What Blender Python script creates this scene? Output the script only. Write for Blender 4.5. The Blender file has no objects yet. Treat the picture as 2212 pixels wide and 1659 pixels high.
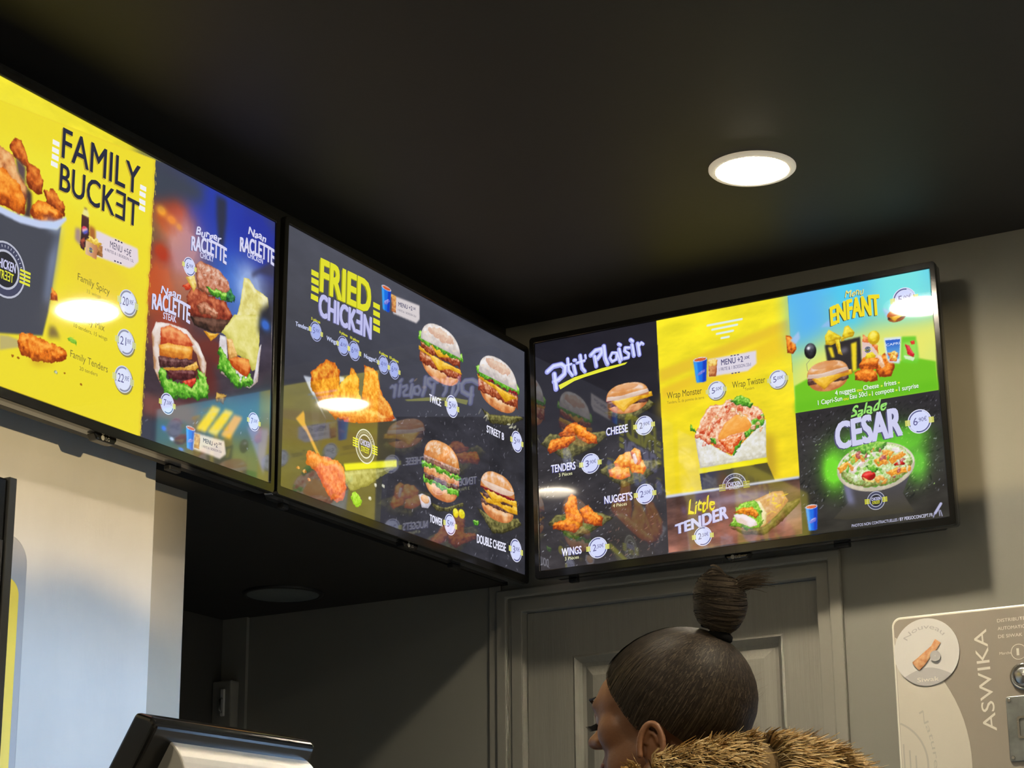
import bpy, bmesh, math, random
import numpy as np
from mathutils import Vector, Matrix
sc=bpy.context.scene
COL=sc.collection
R=math.radians
# ------------------------------------------------------------------ camera, world, light, exposure
cam=bpy.data.cameras.new('camera'); cam_o=bpy.data.objects.new('camera',cam); COL.objects.link(cam_o)
cam.sensor_width=36; cam.lens=4598.6354*36/2212; cam.clip_start=.05
cam_o.location=(2.7899,-4.7444,1.2036); cam_o.rotation_euler=(1.86519,.0081,.53121)
sc.camera=cam_o
vs=sc.view_settings; vs.view_transform='Standard'; vs.look='None'; vs.exposure=0.0; vs.gamma=1.0; vs.use_curve_mapping=False
w=bpy.data.worlds.new('world'); sc.world=w; w.use_nodes=True
w.node_tree.nodes['Background'].inputs[0].default_value=(.55,.72,1,1); w.node_tree.nodes['Background'].inputs[1].default_value=1.0
LAMP=330.0; POWER=(1.75,.65,1.2,1,2.6,1.6,1); LAMP_COL=(1.0,.865,.655); DAY=640.0
day=bpy.data.lights.new('daylight','AREA'); day.shape='RECTANGLE'; day.size=.25; day.size_y=1.3; day.energy=DAY; day.color=(.38,.62,1.0)
day_o=bpy.data.objects.new('daylight',day); COL.objects.link(day_o); day_o.location=(5.35,1.35,.95); day_o.rotation_euler=(0,R(90),R(28))
far=bpy.data.lights.new('far_warm_lamp','AREA'); far.shape='RECTANGLE'; far.size=.06; far.size_y=.16; far.energy=240.0; far.color=(1.0,.76,.40)
far_o=bpy.data.objects.new('far_warm_lamp',far); COL.objects.link(far_o); far_o.location=(5.3,-3.0,2.45); far_o.rotation_euler=(0,R(90),R(-10))
sc.cycles.max_bounces=7; sc.cycles.sample_clamp_indirect=4.0
# ------------------------------------------------------------------ helpers
def lin(c):
    return tuple(((x/255)/12.92 if x/255<=.04045 else ((x/255+.055)/1.055)**2.4) for x in c)
def tag(o,label=None,cat=None,group=None,kind=None):
    for k,v in (('label',label),('category',cat),('group',group),('kind',kind)):
        if v: o[k]=v
    return o
def empty(name,loc=(0,0,0),rot=(0,0,0)):
    o=bpy.data.objects.new(name,None); COL.objects.link(o); o.location=loc; o.rotation_euler=rot; o.empty_display_size=.05; return o
def obj(name,bm,mat,parent=None,smooth=False,bev=0,seg=2):
    me=bpy.data.meshes.new(name); bm.normal_update(); bm.to_mesh(me); bm.free()
    for mm in (mat if isinstance(mat,(list,tuple)) else [mat]): me.materials.append(mm)
    if smooth:
        me.polygons.foreach_set('use_smooth',[True]*len(me.polygons))
    o=bpy.data.objects.new(name,me); COL.objects.link(o)
    if parent: o.parent=parent
    if bev:
        b=o.modifiers.new('bevel','BEVEL'); b.width=bev; b.segments=seg; b.limit_method='ANGLE'; b.angle_limit=R(35)
        b.harden_normals=False
    return o
def box(bm,x0,x1,y0,y1,z0,z1,mi=0):
    v=[bm.verts.new(p) for p in ((x0,y0,z0),(x1,y0,z0),(x1,y1,z0),(x0,y1,z0),(x0,y0,z1),(x1,y0,z1),(x1,y1,z1),(x0,y1,z1))]
    for f in ((3,2,1,0),(4,5,6,7),(0,1,5,4),(1,2,6,5),(2,3,7,6),(3,0,4,7)):
        q=bm.faces.new([v[i] for i in f]); q.material_index=mi
    return v
def prism(bm,pts,z0,z1,axis='z',mi=0):
    """closed outline pts (a,b) extruded along axis"""
    f={'z':lambda a,b,c:(a,b,c),'y':lambda a,b,c:(a,c,b),'x':lambda a,b,c:(c,a,b)}[axis]
    A=[bm.verts.new(f(a,b,z0)) for a,b in pts]; B=[bm.verts.new(f(a,b,z1)) for a,b in pts]
    n=len(pts)
    fs=[bm.faces.new(A[::-1]),bm.faces.new(B)]
    for i in range(n): fs.append(bm.faces.new((A[i],A[(i+1)%n],B[(i+1)%n],B[i])))
    for q in fs: q.material_index=mi
    bmesh.ops.recalc_face_normals(bm,faces=fs)
def rrect(w,h,r,n=5,cx=0,cy=0):
    p=[]
    for (sx,sy,a0) in ((1,1,0),(-1,1,90),(-1,-1,180),(1,-1,270)):
        for i in range(n+1):
            a=R(a0+90*i/n); p.append((cx+sx*(w/2-r)+r*math.cos(a),cy+sy*(h/2-r)+r*math.sin(a)))
    return p
def ring(bm,outer,inner,z0,z1,mi=0):
    n=len(outer); V=[[bm.verts.new((x,y,z)) for x,y in P] for P,z in ((outer,z0),(outer,z1),(inner,z1),(inner,z0))]
    for k in range(4):
        for i in range(n):
            j=(i+1)%n
            f=bm.faces.new((V[k][i],V[k][j],V[(k+1)%4][j],V[(k+1)%4][i])); f.material_index=mi
def lathe(bm,prof,n=32,mi=0,cx=0,cy=0,cz=0,cap0=False,cap1=False):
    rows=[[bm.verts.new((cx+r*math.cos(2*math.pi*i/n),cy+r*math.sin(2*math.pi*i/n),cz+z)) for i in range(n)] for r,z in prof]
    for a,b in zip(rows,rows[1:]):
        for i in range(n):
            j=(i+1)%n; f=bm.faces.new((a[i],a[j],b[j],b[i])); f.material_index=mi
    if cap0: bm.faces.new(rows[0][::-1]).material_index=mi
    if cap1: bm.faces.new(rows[-1]).material_index=mi
def tube(bm,pts,r,n=8,mi=0):
    rows=[]
    for k,p in enumerate(pts):
        p=Vector(p); d=(Vector(pts[min(k+1,len(pts)-1)])-Vector(pts[max(k-1,0)])).normalized()
        a=d.orthogonal().normalized() if abs(d.z)>.9 else d.cross(Vector((0,0,1))).normalized(); b=d.cross(a)
        rr=r[k] if isinstance(r,(list,tuple)) else r
        rows.append([bm.verts.new(p+rr*(math.cos(2*math.pi*i/n)*a+math.sin(2*math.pi*i/n)*b)) for i in range(n)])
    for a,b in zip(rows,rows[1:]):
        for i in range(n):
            j=(i+1)%n; bm.faces.new((a[i],a[j],b[j],b[i])).material_index=mi
    bm.faces.new(rows[0][::-1]); bm.faces.new(rows[-1])
MATS={}
def mat(name,col,rough=.5,metal=0,spec=.5,noise=0,nscale=8,bump=0,bscale=40,stretch=(1,1,1),emit=None,estr=0,coat=0,col2=None,sheen=0,trans=0):
    if name in MATS: return MATS[name]
    m=bpy.data.materials.new(name); m.use_nodes=True; nt=m.node_tree; p=nt.nodes['Principled BSDF']
    p.inputs['Base Color'].default_value=(*col,1); p.inputs['Roughness'].default_value=rough; p.inputs['Metallic'].default_value=metal
    p.inputs['Specular IOR Level'].default_value=spec; p.inputs['Coat Weight'].default_value=coat
    if sheen: p.inputs['Sheen Weight'].default_value=sheen
    if trans: p.inputs['Transmission Weight'].default_value=trans
    if emit: p.inputs['Emission Color'].default_value=(*emit,1); p.inputs['Emission Strength'].default_value=estr
    tc=nt.nodes.new('ShaderNodeTexCoord'); mp=nt.nodes.new('ShaderNodeMapping'); mp.inputs['Scale'].default_value=stretch
    nt.links.new(tc.outputs['Object'],mp.inputs['Vector'])
    if noise:
        n=nt.nodes.new('ShaderNodeTexNoise'); n.inputs['Scale'].default_value=nscale; n.inputs['Detail'].default_value=5
        nt.links.new(mp.outputs[0],n.inputs['Vector'])
        cr=nt.nodes.new('ShaderNodeValToRGB'); c2=col2 or tuple(c*(1-noise) for c in col)
        cr.color_ramp.elements[0].position=.3; cr.color_ramp.elements[1].position=.7
        cr.color_ramp.elements[0].color=(*c2,1); cr.color_ramp.elements[1].color=(*col,1)
        nt.links.new(n.outputs['Fac'],cr.inputs[0]); nt.links.new(cr.outputs[0],p.inputs['Base Color'])
        mr=nt.nodes.new('ShaderNodeMapRange'); mr.inputs[3].default_value=max(rough-.06,0); mr.inputs[4].default_value=min(rough+.06,1)
        nt.links.new(n.outputs['Fac'],mr.inputs[0]); nt.links.new(mr.outputs[0],p.inputs['Roughness'])
    if bump:
        n=nt.nodes.new('ShaderNodeTexNoise'); n.inputs['Scale'].default_value=bscale; n.inputs['Detail'].default_value=4
        nt.links.new(mp.outputs[0],n.inputs['Vector'])
        b=nt.nodes.new('ShaderNodeBump'); b.inputs['Strength'].default_value=bump; b.inputs['Distance'].default_value=.004
        nt.links.new(n.outputs['Fac'],b.inputs['Height']); nt.links.new(b.outputs[0],p.inputs['Normal'])
    MATS[name]=m; return m
def attr_mat(name,rough=.5,emis=0,spec=.5,attr='Col',base_black=False,metal=0,noisebump=0):
    if name in MATS: return MATS[name]
    m=bpy.data.materials.new(name); m.use_nodes=True; nt=m.node_tree; p=nt.nodes['Principled BSDF']
    a=nt.nodes.new('ShaderNodeAttribute'); a.attribute_name=attr
    if base_black: p.inputs['Base Color'].default_value=(.004,.004,.005,1)
    else: nt.links.new(a.outputs['Color'],p.inputs['Base Color'])
    if emis:
        nt.links.new(a.outputs['Color'],p.inputs['Emission Color']); p.inputs['Emission Strength'].default_value=emis
    p.inputs['Roughness'].default_value=rough; p.inputs['Specular IOR Level'].default_value=spec
    if base_black: p.inputs['IOR'].default_value=2.3; p.inputs['Specular IOR Level'].default_value=.5
    MATS[name]=m; return m
def mesh_np(name,verts,faces,mat_,parent=None,cols=None,smooth=False):
    """verts Nx3, faces MxK arrays (K=3 or 4), cols Nx3 linear colours per vertex"""
    me=bpy.data.meshes.new(name); verts=np.asarray(verts,dtype=np.float32); faces=np.asarray(faces,dtype=np.int32)
    M,K=faces.shape
    me.vertices.add(len(verts)); me.vertices.foreach_set('co',verts.ravel())
    me.loops.add(M*K); me.loops.foreach_set('vertex_index',faces.ravel())
    me.polygons.add(M); me.polygons.foreach_set('loop_start',np.arange(0,M*K,K,dtype=np.int32)); me.polygons.foreach_set('loop_total',np.full(M,K,dtype=np.int32))
    if smooth: me.polygons.foreach_set('use_smooth',np.ones(M,dtype=bool))
    me.update(calc_edges=True)
    if cols is not None:
        ca=me.color_attributes.new('Col','FLOAT_COLOR','POINT'); c=np.ones((len(verts),4),dtype=np.float32); c[:,:3]=cols; ca.data.foreach_set('color',c.ravel())
    me.materials.append(mat_); o=bpy.data.objects.new(name,me); COL.objects.link(o)
    if parent: o.parent=parent
    return o
# ------------------------------------------------------------------ the pictures shown on the menu screens
# flat print: every screen is 160 x 90 units, x to the right and y down, painted onto a fine grid of coloured vertices
NX,NY=721,406
_rs=np.random.RandomState(7); _NG=_rs.rand(256,256)
def vnoise(x,y):
    xi=np.floor(x).astype(int); yi=np.floor(y).astype(int); fx=x-xi; fy=y-yi; fx=fx*fx*(3-2*fx); fy=fy*fy*(3-2*fy)
    g=lambda a,b:_NG[a&255,b&255]
    return (g(xi,yi)*(1-fx)+g(xi+1,yi)*fx)*(1-fy)+(g(xi,yi+1)*(1-fx)+g(xi+1,yi+1)*fx)*fy
def fbm(x,y,s,seed=0,o=3):
    t=0;a=1;n=0
    for k in range(o):
        t=t+a*vnoise(x/s+seed*13.7+k*5.3,y/s+seed*7.1+k*9.9); n+=a; a*=.55; s=s/2.1
    return t/n
def blur(a,r):
    r=int(round(r))
    if r<1: return a
    for _ in range(2):
        for ax in (0,1):
            p=np.pad(a,[(r+1,r) if i==ax else (0,0) for i in (0,1)],mode='edge'); c=np.cumsum(p,axis=ax)
            a=(np.take(c,range(2*r+1,c.shape[ax]),axis=ax)-np.take(c,range(0,c.shape[ax]-2*r-1),axis=ax))/(2*r+1)
    return a
class Canvas:
    def __init__(s):
        s.im=np.zeros((NY,NX,3)); s.k=160/(NX-1); s.n=0
    def win(s,x0,x1,y0,y1,pad=3):
        i0=max(0,int((x0-pad)/s.k)); i1=min(NX,int((x1+pad)/s.k)+2); j0=max(0,int((y0-pad)/s.k)); j1=min(NY,int((y1+pad)/s.k)+2)
        if i1-i0<2 or j1-j0<2: return None
        X,Y=np.meshgrid(np.arange(i0,i1)*s.k,np.arange(j0,j1)*s.k); return (slice(j0,j1),slice(i0,i1)),X,Y
    def inside(s,P,X,Y):
        m=np.zeros(X.shape,bool); n=len(P)
        for i in range(n):
            x0,y0=P[i]; x1,y1=P[(i+1)%n]
            if y0==y1: continue
            c=((Y>=min(y0,y1))&(Y<max(y0,y1))); m^=c&(X<(x1-x0)*(Y-y0)/(y1-y0)+x0)
        return m
    def mask(s,shape,X,Y,warp=0):
        if warp:
            X2=X+(fbm(X,Y,1.6,s.n)-.5)*warp*4; Y=Y+(fbm(X,Y,1.6,s.n+31)-.5)*warp*4; X=X2
        q=s.k*.25; t=0
        for dx,dy in ((-q,-q),(q,-q),(-q,q),(q,q)):
            if shape[0]=='P': t=t+s.inside(shape[1],X+dx,Y+dy)
            else:
                _,c,rx,ry,a=shape; u=X+dx-c[0]; v=Y+dy-c[1]; ca,sa=math.cos(a),math.sin(a)
                t=t+((((u*ca+v*sa)/rx)**2+((-u*sa+v*ca)/ry)**2)<1)
        return t/4.
    def put(s,w,m,c,al=1):
        a=(m*al)[...,None]; s.im[w]=s.im[w]*(1-a)+np.asarray(c,float)*a
    def bbox(s,sh):
        if sh[0]=='P':
            P=np.array(sh[1]); return P[:,0].min(),P[:,0].max(),P[:,1].min(),P[:,1].max()
        r=max(sh[2],sh[3]); return sh[1][0]-r,sh[1][0]+r,sh[1][1]-r,sh[1][1]+r
    def blob(s,sh,pal,ns,warp,edge,al):
        s.n+=1; g=s.win(*s.bbox(sh),pad=3+edge*2)
        if g is None: return
        w,X,Y=g; m=s.mask(sh,X,Y,warp); e=blur(m,edge/s.k*.8); d=np.clip((e-.45)*2.2,0,1)
        up=np.clip((np.roll(e,-3,0)-e)*4,-.3,.3)
        t=np.clip(.12+.5*d+up+(fbm(X,Y,max(ns,.5),s.n+5,4)-.5)*1.25,0,1)[...,None]
        p=[np.array(q,float) for q in pal]; c=np.where(t<.5,p[0]+(p[1]-p[0])*t*2,p[1]+(p[2]-p[1])*(t*2-1)); s.put(w,m,c,al)
    def run(s,ops):
        for o in ops:
            s.n+=1; k=o[0]
            if k=='G':
                _,P,c0,c1,hor,nz=o; g=s.win(*s.bbox(('P',P)))
                if g is None: continue
                w,X,Y=g; m=s.mask(('P',P),X,Y); b=s.bbox(('P',P)); t=((X-b[0])/(b[1]-b[0]) if hor else (Y-b[2])/(b[3]-b[2]))[...,None]
                c=np.array(c0)*(1-t)+np.array(c1)*t
                if nz: c=c*(1+nz*2*(fbm(X*.6+Y*.25,Y*1.6,7,s.n,5)-.5))[...,None]
                s.put(w,m,np.clip(c,0,255))
            elif k=='P':
                _,P,c,soft=o; g=s.win(*s.bbox(('P',P)),pad=3+soft*2)
                if g is None: continue
                w,X,Y=g; m=s.mask(('P',P),X,Y); s.put(w,blur(m,soft/s.k*.6) if soft else m,c)
            elif k=='B': s.blob(('P',o[1]),*o[2:7])
            elif k=='E': s.blob(('E',o[1],o[2],o[3],o[4]),o[5],*o[6:10])
            elif k=='L':
                _,c,rx,ry,col,al=o; g=s.win(c[0]-2*rx,c[0]+2*rx,c[1]-2*ry,c[1]+2*ry)
                if g is None: continue
                w,X,Y=g; q=((X-c[0])/rx)**2+((Y-c[1])/ry)**2; n=.75+.5*fbm(X,Y,4,s.n)
                s.put(w,np.clip(np.exp(-q*1.8)*1.5*n,0,1),col,al)
            elif k=='K':
                _,P,n,col,seed,size=o; rs=random.Random(seed); b=s.bbox(('P',P))
                for i in range(n):
                    x=rs.uniform(b[0],b[1]); y=rs.uniform(b[2],b[3])
                    if not s.inside(P,np.array([[x]]),np.array([[y]]))[0,0]: continue
                    a=rs.uniform(-1.2,-.2) if rs.random()<.7 else rs.uniform(0,3); L=size*rs.uniform(.8,3); W=size*rs.uniform(.35,.8); g=s.win(x-L,x+L,y-L,y+L,pad=.5)
                    if g is None: continue
                    w,X,Y=g; s.put(w,s.mask(('E',(x,y),L,W,a),X,Y),col,rs.uniform(.15,.75))
            elif k=='W':
                _,P,wd,col=o
                for (x0,y0),(x1,y1) in zip(P,P[1:]):
                    g=s.win(min(x0,x1)-wd,max(x0,x1)+wd,min(y0,y1)-wd,max(y0,y1)+wd,pad=.5)
                    if g is None: continue
                    w,X,Y=g; dx,dy=x1-x0,y1-y0; L2=dx*dx+dy*dy+1e-9; t=np.clip(((X-x0)*dx+(Y-y0)*dy)/L2,0,1)
                    d=np.hypot(X-x0-t*dx,Y-y0-t*dy); s.put(w,np.clip((wd/2-d)/s.k+.5,0,1),col)
            elif k=='C':
                _,(x,y),cw,ch=o
                s.run([['P',[[x-cw*.5,y-ch*.42],[x+cw*.5,y-ch*.42],[x+cw*.36,y+ch*.47],[x+cw*.1,y+ch*.5],[x-cw*.34,y+ch*.47]],(24,110,225),.1],
                       ['P',[[x-cw*.5,y-ch*.42],[x-cw*.25,y-ch*.38],[x-cw*.14,y+ch*.5],[x-cw*.34,y+ch*.47]],(60,160,240),.4],
                       ['P',[[x+cw*.2,y-ch*.38],[x+cw*.5,y-ch*.42],[x+cw*.36,y+ch*.47],[x+cw*.1,y+ch*.5]],(20,60,190),.4],
                       ['E',[x,y-ch*.42],cw*.52,ch*.085,0,[(190,200,225),(220,225,240),(240,240,250)],2,0,.3,1],
                       ['E',[x,y-ch*.42],cw*.44,ch*.06,0,[(200,80,40),(228,120,70),(240,160,110)],1,.05,.4,1],
                       ['E',[x+cw*.05,y+ch*.12],cw*.36,ch*.07,-.5,[(120,110,200),(170,150,225),(220,200,240)],.5,.25,.2,.8]])
            elif k=='H': s.burger(*o[1:])
    def burger(s,c,w,h,kind):
        x,y=c
        def q(P): return [[x+a*w/2,y+b*h/2] for a,b in P]
        def dome(y0,y1,e=2.4,top=True,wd=1.):
            P=[]
            for i in range(21):
                a=math.pi*i/20; ca=math.cos(a); sa=math.sin(a); px=wd*math.copysign(abs(ca)**(2/e),ca); py=abs(sa)**(2/e)
                P.append((px,y1-(y1-y0)*py) if top else (px,y0+(y1-y0)*py))
            return q(P)
        def strip(y0,y1,wd,amp,seed,n=14):
            rs=random.Random(seed); P=[(-wd+2*wd*i/n,y0+rs.uniform(-amp,amp)) for i in range(n+1)]+[(wd-2*wd*i/n,y1+rs.uniform(-amp,amp)) for i in range(n+1)]
            return q(P)
        BT=[(196,120,60),(226,160,98),(240,215,200)]; BP=[(190,180,178),(222,212,206),(240,236,236)]; BB=[(190,110,60),(232,170,112),(240,205,170)]
        PT=[(70,40,36),(120,84,76),(176,140,128)]; CH=[(200,140,20),(240,186,50),(250,214,110)]; FRD=[(110,40,22),(176,86,50),(235,190,150)]
        LT=[(60,120,30),(120,195,55),(190,240,120)]; RD=[(110,16,26),(160,40,50),(225,130,130)]; MT=[(150,80,40),(200,130,80),(230,190,150)]
        D=s.blob
        if kind in('cheese','mini'):
            mini=kind=='mini'
            D(('P',dome(.1,.98,2.2,False,.92)),BB if not mini else MT,3,.05,1.4,1)
            D(('P',strip(-.02,.42,.93,.03,3)),PT,1,.15,.9,1)
            D(('P',strip(-.12,.06,.95,.05,4)),RD,.8,.3,.4,1)
            D(('P',q([(-.75,.02),(.3,-.12),(1.08,-.2),(1.12,.12),(.55,.22),(.1,.5),(-.2,.86),(-.45,.5)])),CH,3,.05,.5,1)
            D(('P',dome(-1,-.02,2.5,True,.96)),BT if not mini else FR_,4,.03,1.6,1)
            if not mini:
                D(('P',q([(-.97,-.02),(-.9,-.3),(-.3,-.22),(.3,-.34),(.9,-.42),(.97,-.2),(.3,-.03),(-.4,.04)])),[(215,200,196),(232,222,222),(244,240,242)],4,.05,.8,.75)
                D(('E',[x-w*.05,y-h*.36],w*.3,h*.1,-.05),[(214,140,80),(228,160,96),(236,180,120)],5,0,2.5,.7)
        else:
            n={'twice':0,'streetb':1,'tower':2,'double':3}[kind]
            D(('P',dome(.45,1.,2.2,False,.86)),BB,3,.05,1.6,1)
            if n==0:
                D(('P',strip(.2,.62,.95,.04,5)),FRD,.9,.3,.8,1); D(('P',q([(-1,.05),(0,.2),(.9,.2),(1,.34),(.4,.36),(-.1,.6),(-.5,.25),(-1,.2)])),CH,3,.05,.5,1)
                D(('P',strip(-.18,.14,.9,.05,6)),FRD,.9,.3,.8,1); D(('P',q([(-.5,-.2),(.5,-.1),(.2,.02),(-.1,.12),(-.3,-.02)])),CH,3,.05,.4,1)
            elif n==1:
                D(('P',strip(.1,.6,.95,.05,5)),FRD,.9,.3,.8,1); D(('P',q([(-1,0),(0,.1),(.95,.18),(.7,.3),(.35,.55),(-.1,.25),(-.95,.12)])),CH,3,.05,.5,1); D(('P',strip(-.08,.06,.95,.03,6)),RD,.9,.2,.5,1)
            elif n==2:
                D(('P',strip(.34,.6,.96,.06,3)),LT,.9,.6,.5,1); D(('P',strip(.22,.45,.9,.03,5)),PT,.8,.2,.7,1)
                D(('P',strip(-.05,.28,.92,.03,5)),BB,2,.05,.9,1); D(('P',strip(-.12,.06,1.,.06,3)),LT,.9,.6,.5,1); D(('P',strip(-.36,-.1,.95,.03,5)),[(100,70,62),(164,126,114),(214,182,170)],.8,.2,.7,1)
            else:
                D(('P',strip(.28,.5,.88,.03,5)),PT,.8,.2,.7,1); D(('P',q([(-.95,.1),(.3,.12),(1.05,.0),(1.08,.4),(.6,.45),(0,.35),(-.6,.4)])),CH,3,.05,.5,1); D(('P',strip(.02,.2,.8,.03,5)),PT,.8,.2,.7,1)
                D(('P',q([(-.9,-.2),(.3,-.1),(1.02,-.15),(1.05,.1),(.3,.1),(-.2,.3),(-.5,.05)])),CH,3,.05,.5,1); D(('P',strip(-.26,-.1,.92,.03,7)),RD,.6,.4,.5,1)
            yb={0:-.2,1:-.1,2:-.3,3:-.18}[n]
            if n in(0,1): D(('P',strip(yb-.22,yb+.1,1.02,.08,9)),LT,.9,.7,.5,1)
            D(('P',dome(-1,yb-.02,2.3,True,.92)),BP if n<2 else BT,2.5,.03,1.8,1)
            if n==2: s.run([['K',dome(-.95,yb-.15,2.3,True,.8),60,(240,222,200),3,.45]])
            if n in(0,1): D(('E',[x,y-h*.34],w*.3,h*.1,0),[(206,150,120),(220,176,146),(230,200,176)],1.5,.5,1.6,.7); s.run([['K',dome(-.95,yb-.15,2.3,True,.8),40,(236,214,190),3,.45]])
            if n==3: D(('P',dome(yb-.3,yb,2.2,False,.9)),[(220,205,200),(236,226,226),(244,240,242)],4,.05,.8,.7)
FR_=[(200,100,40),(236,150,80),(246,190,130)]
# lettering: glyph outlines from the built-in font, laid flat on the glass
_gl={}
def glyphs(t,off=0):
    k=t
    if k in _gl: return _gl[k]
    cu=bpy.data.curves.new('t','FONT'); cu.body=t; cu.resolution_u=3; cu.dimensions='2D'; cu.fill_mode='BOTH'
    o=bpy.data.objects.new('t',cu); COL.objects.link(o); bpy.context.view_layer.update()
    me=bpy.data.meshes.new_from_object(o.evaluated_get(bpy.context.evaluated_depsgraph_get()))
    v=np.zeros(len(me.vertices)*3); me.vertices.foreach_get('co',v); v=v.reshape(-1,3)
    me.calc_loop_triangles(); f=np.zeros(len(me.loop_triangles)*3,dtype=np.int32); me.loop_triangles.foreach_get('vertices',f); f=f.reshape(-1,3)
    bpy.data.objects.remove(o); bpy.data.curves.remove(cu); bpy.data.meshes.remove(me)
    if len(v)==0: v=np.zeros((3,3)); f=np.array([[0,1,2]])
    _gl[k]=(v[:,:2],f); return _gl[k]
class Letters:
    def __init__(s): s.V=[];s.F=[];s.C=[];s.n=0
    def add(s,v,f,z,c,double=False):
        v=np.asarray(v,float); V=np.concatenate([v,np.full((len(v),1),z)],1); s.V.append(V); s.F.append(np.asarray(f)+s.n); s.C.append(np.tile(lin(c),(len(v),1))); s.n+=len(v)
    def tri(s,P,z,c):  # convex outline
        n=len(P); s.add(P,[(0,i,i+1) for i in range(1,n-1)],z,c)
    def disc(s,x,y,r0,r1,z,c,n=28,a0=0,a1=2*math.pi):
        P=[];F=[]
        for i in range(n+1):
            a=a0+(a1-a0)*i/n; P+=[(x+r0*math.cos(a),y+r0*math.sin(a)),(x+r1*math.cos(a),y+r1*math.sin(a))]
            if i: k=2*i; F+=[(k-2,k-1,k+1),(k-2,k+1,k)]
        s.add(P,F,z,c)
    def text(s,t,A,B,h,c,dep=None,off=.02,shear=0,hr=1,arc=0,script=0,z=3):
        v,f=glyphs(t,off); vh,_=glyphs('H',0); cap=vh[:,1].max()-vh[:,1].min()
        x0,x1=v[:,0].min(),v[:,0].max(); w=max(x1-x0,1e-4); u=(v[:,0]-x0)/w; y=v[:,1]/cap
        if t.strip('■◆ ')=='' : y=(v[:,1]-v[:,1].min())/max(v[:,1].max()-v[:,1].min(),1e-4)
        A=np.array(A);B=np.array(B); yy=y*h*(1+(hr-1)*u)
        X=A[0]+(B[0]-A[0])*u+shear*yy; Y=A[1]+(B[1]-A[1])*u-yy-arc*4*u*(1-u)
        if script: Y=Y-.12*h*np.sin(u*math.pi*len(t))
        P=np.stack([X,Y],1)
        cw=min(h,1.15*abs(B[0]-A[0])/max(len(t),1)); b=max(off,0)*1.5*h; bxw=max(off,0)*1.5*cw
        if dep:
            for k,d in enumerate((1.,.66,.33)):
                for bx in (-1,1): s.add(P+np.array([-.045*h*d-.12*d+bx*bxw,.05*h*d+.12*d]),f,z-.8+.15*k,dep)
        if b<.02: s.add(P,f,z,c)
        else:
            for i,(bx,by) in enumerate(((-1,-.6),(1,-.6),(-1,.6),(1,.6),(-.33,0),(.33,0))): s.add(P+np.array([bx*bxw,by*b*.8]),f,z+i*.01,c)
    def run(s,ops,lg):
        for o in ops:
            k=o[0]
            if k=='@':
                _,(x,y),r,t,st=o
                rim={'w':(226,228,250),'y':(214,216,226),'s':(176,182,226)}[st]; mid={'w':(96,100,150),'y':(140,144,170),'s':(70,72,100)}[st]; inn={'w':(210,216,250),'y':(222,228,250),'s':(168,180,236)}[st]
                if st=='y': s.disc(x+.25,y+.3,0,r*1.06,1.,(150,140,80))
                s.disc(x,y,0,r,1.2,rim); s.disc(x,y,0,r*.92,1.5,mid); s.disc(x,y,r*.74,r*.80,1.7,rim); s.disc(x,y,0,r*.76,1.8,inn)
                s.disc(x,y,r*.80,r*.9,1.7,inn if st!='s' else rim,10,math.pi*.62,math.pi*.88); s.disc(x,y,r*.80,r*.9,1.7,inn if st!='s' else rim,10,-math.pi*.4,-math.pi*.1)
                ye=(222,222,110) if st!='y' else (206,212,150)
                for sx in (-1,1):
                    for q in range(4): yy=y-r*.22+q*r*.12; s.tri([(x+sx*r*.78,yy),(x+sx*r*1.2,yy),(x+sx*r*1.2,yy+r*.095),(x+sx*r*.78,yy+r*.095)],2.,ye)
                a,b=t[:-4],t[-4:]; n=len(a); wd=.36*n; c=(88,84,140) if st!='s' else (104,108,170)
                s.text(a,(x-.52*r-(.1*r if n>1 else 0),y+.3*r),(x-.52*r+wd*r*(1 if n<2 else .8),y+.26*r),.62*r,c,off=.0,z=2.2); s.text(b,(x-.5*r+wd*r*(1 if n<2 else .85),y+.06*r),(x+.62*r,y+.0*r),.34*r,c,off=0,z=2.2)
            elif k=='#':
                _,(x,y),r,dk=o; wcol=(188,190,206) if dk else (222,222,206); z=.6
                full=(dk!=2); a0,a1=(0,2*math.pi) if full else (math.pi,2*math.pi)
                s.disc(x,y,r*.93,r,z,wcol,32,a0,a1); s.disc(x,y,r*.70,r*.93,z-.1,(70,72,96) if dk else (110,108,86),32,a0,a1); s.disc(x,y,r*.62,r*.70,z,wcol,32,a0,a1); s.disc(x,y,0,r*.62,z-.2,(44,44,50) if dk else (76,74,56),32,a0,a1)
                ye=(226,226,60) if dk!=2 else (176,172,70)
                for sx in (-1,1):
                    for q in range(4): yy=y-r*.26+q*r*.14; s.tri([(x+sx*r*.72,yy),(x+sx*r*1.25,yy),(x+sx*r*1.25,yy+r*.085),(x+sx*r*.72,yy+r*.085)],z+.3,ye)
                if full or True:
                    s.text('CHICKEN',(x-.5*r,y-.02*r),(x+.5*r,y-.02*r),.32*r,(206,206,240),off=.03,z=z+.4); s.text('STR\u018e\u018eT' if full else 'STREET',(x-.42*r,y+(.36*r if full else .22*r)),(x+.42*r,y+(.36*r if full else .22*r)),.3*r if full else .2*r,(222,222,60) if full else (190,190,200),off=.03,z=z+.4)
                for q in range(14 if full else 9):
                    if r<4 : break
                    a=math.pi*(1.12+.76*q/(13 if full else 8)); s.tri([(x+r*(.78+i*.09)*math.cos(a+j*.018),y+r*(.78+i*.09)*math.sin(a+j*.018)) for i,j in ((0,-1),(1,-1),(1,1),(0,1))],z+.2,wcol)
            elif k=='~':
                _,P,wd=o; P=np.array(P)
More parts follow.
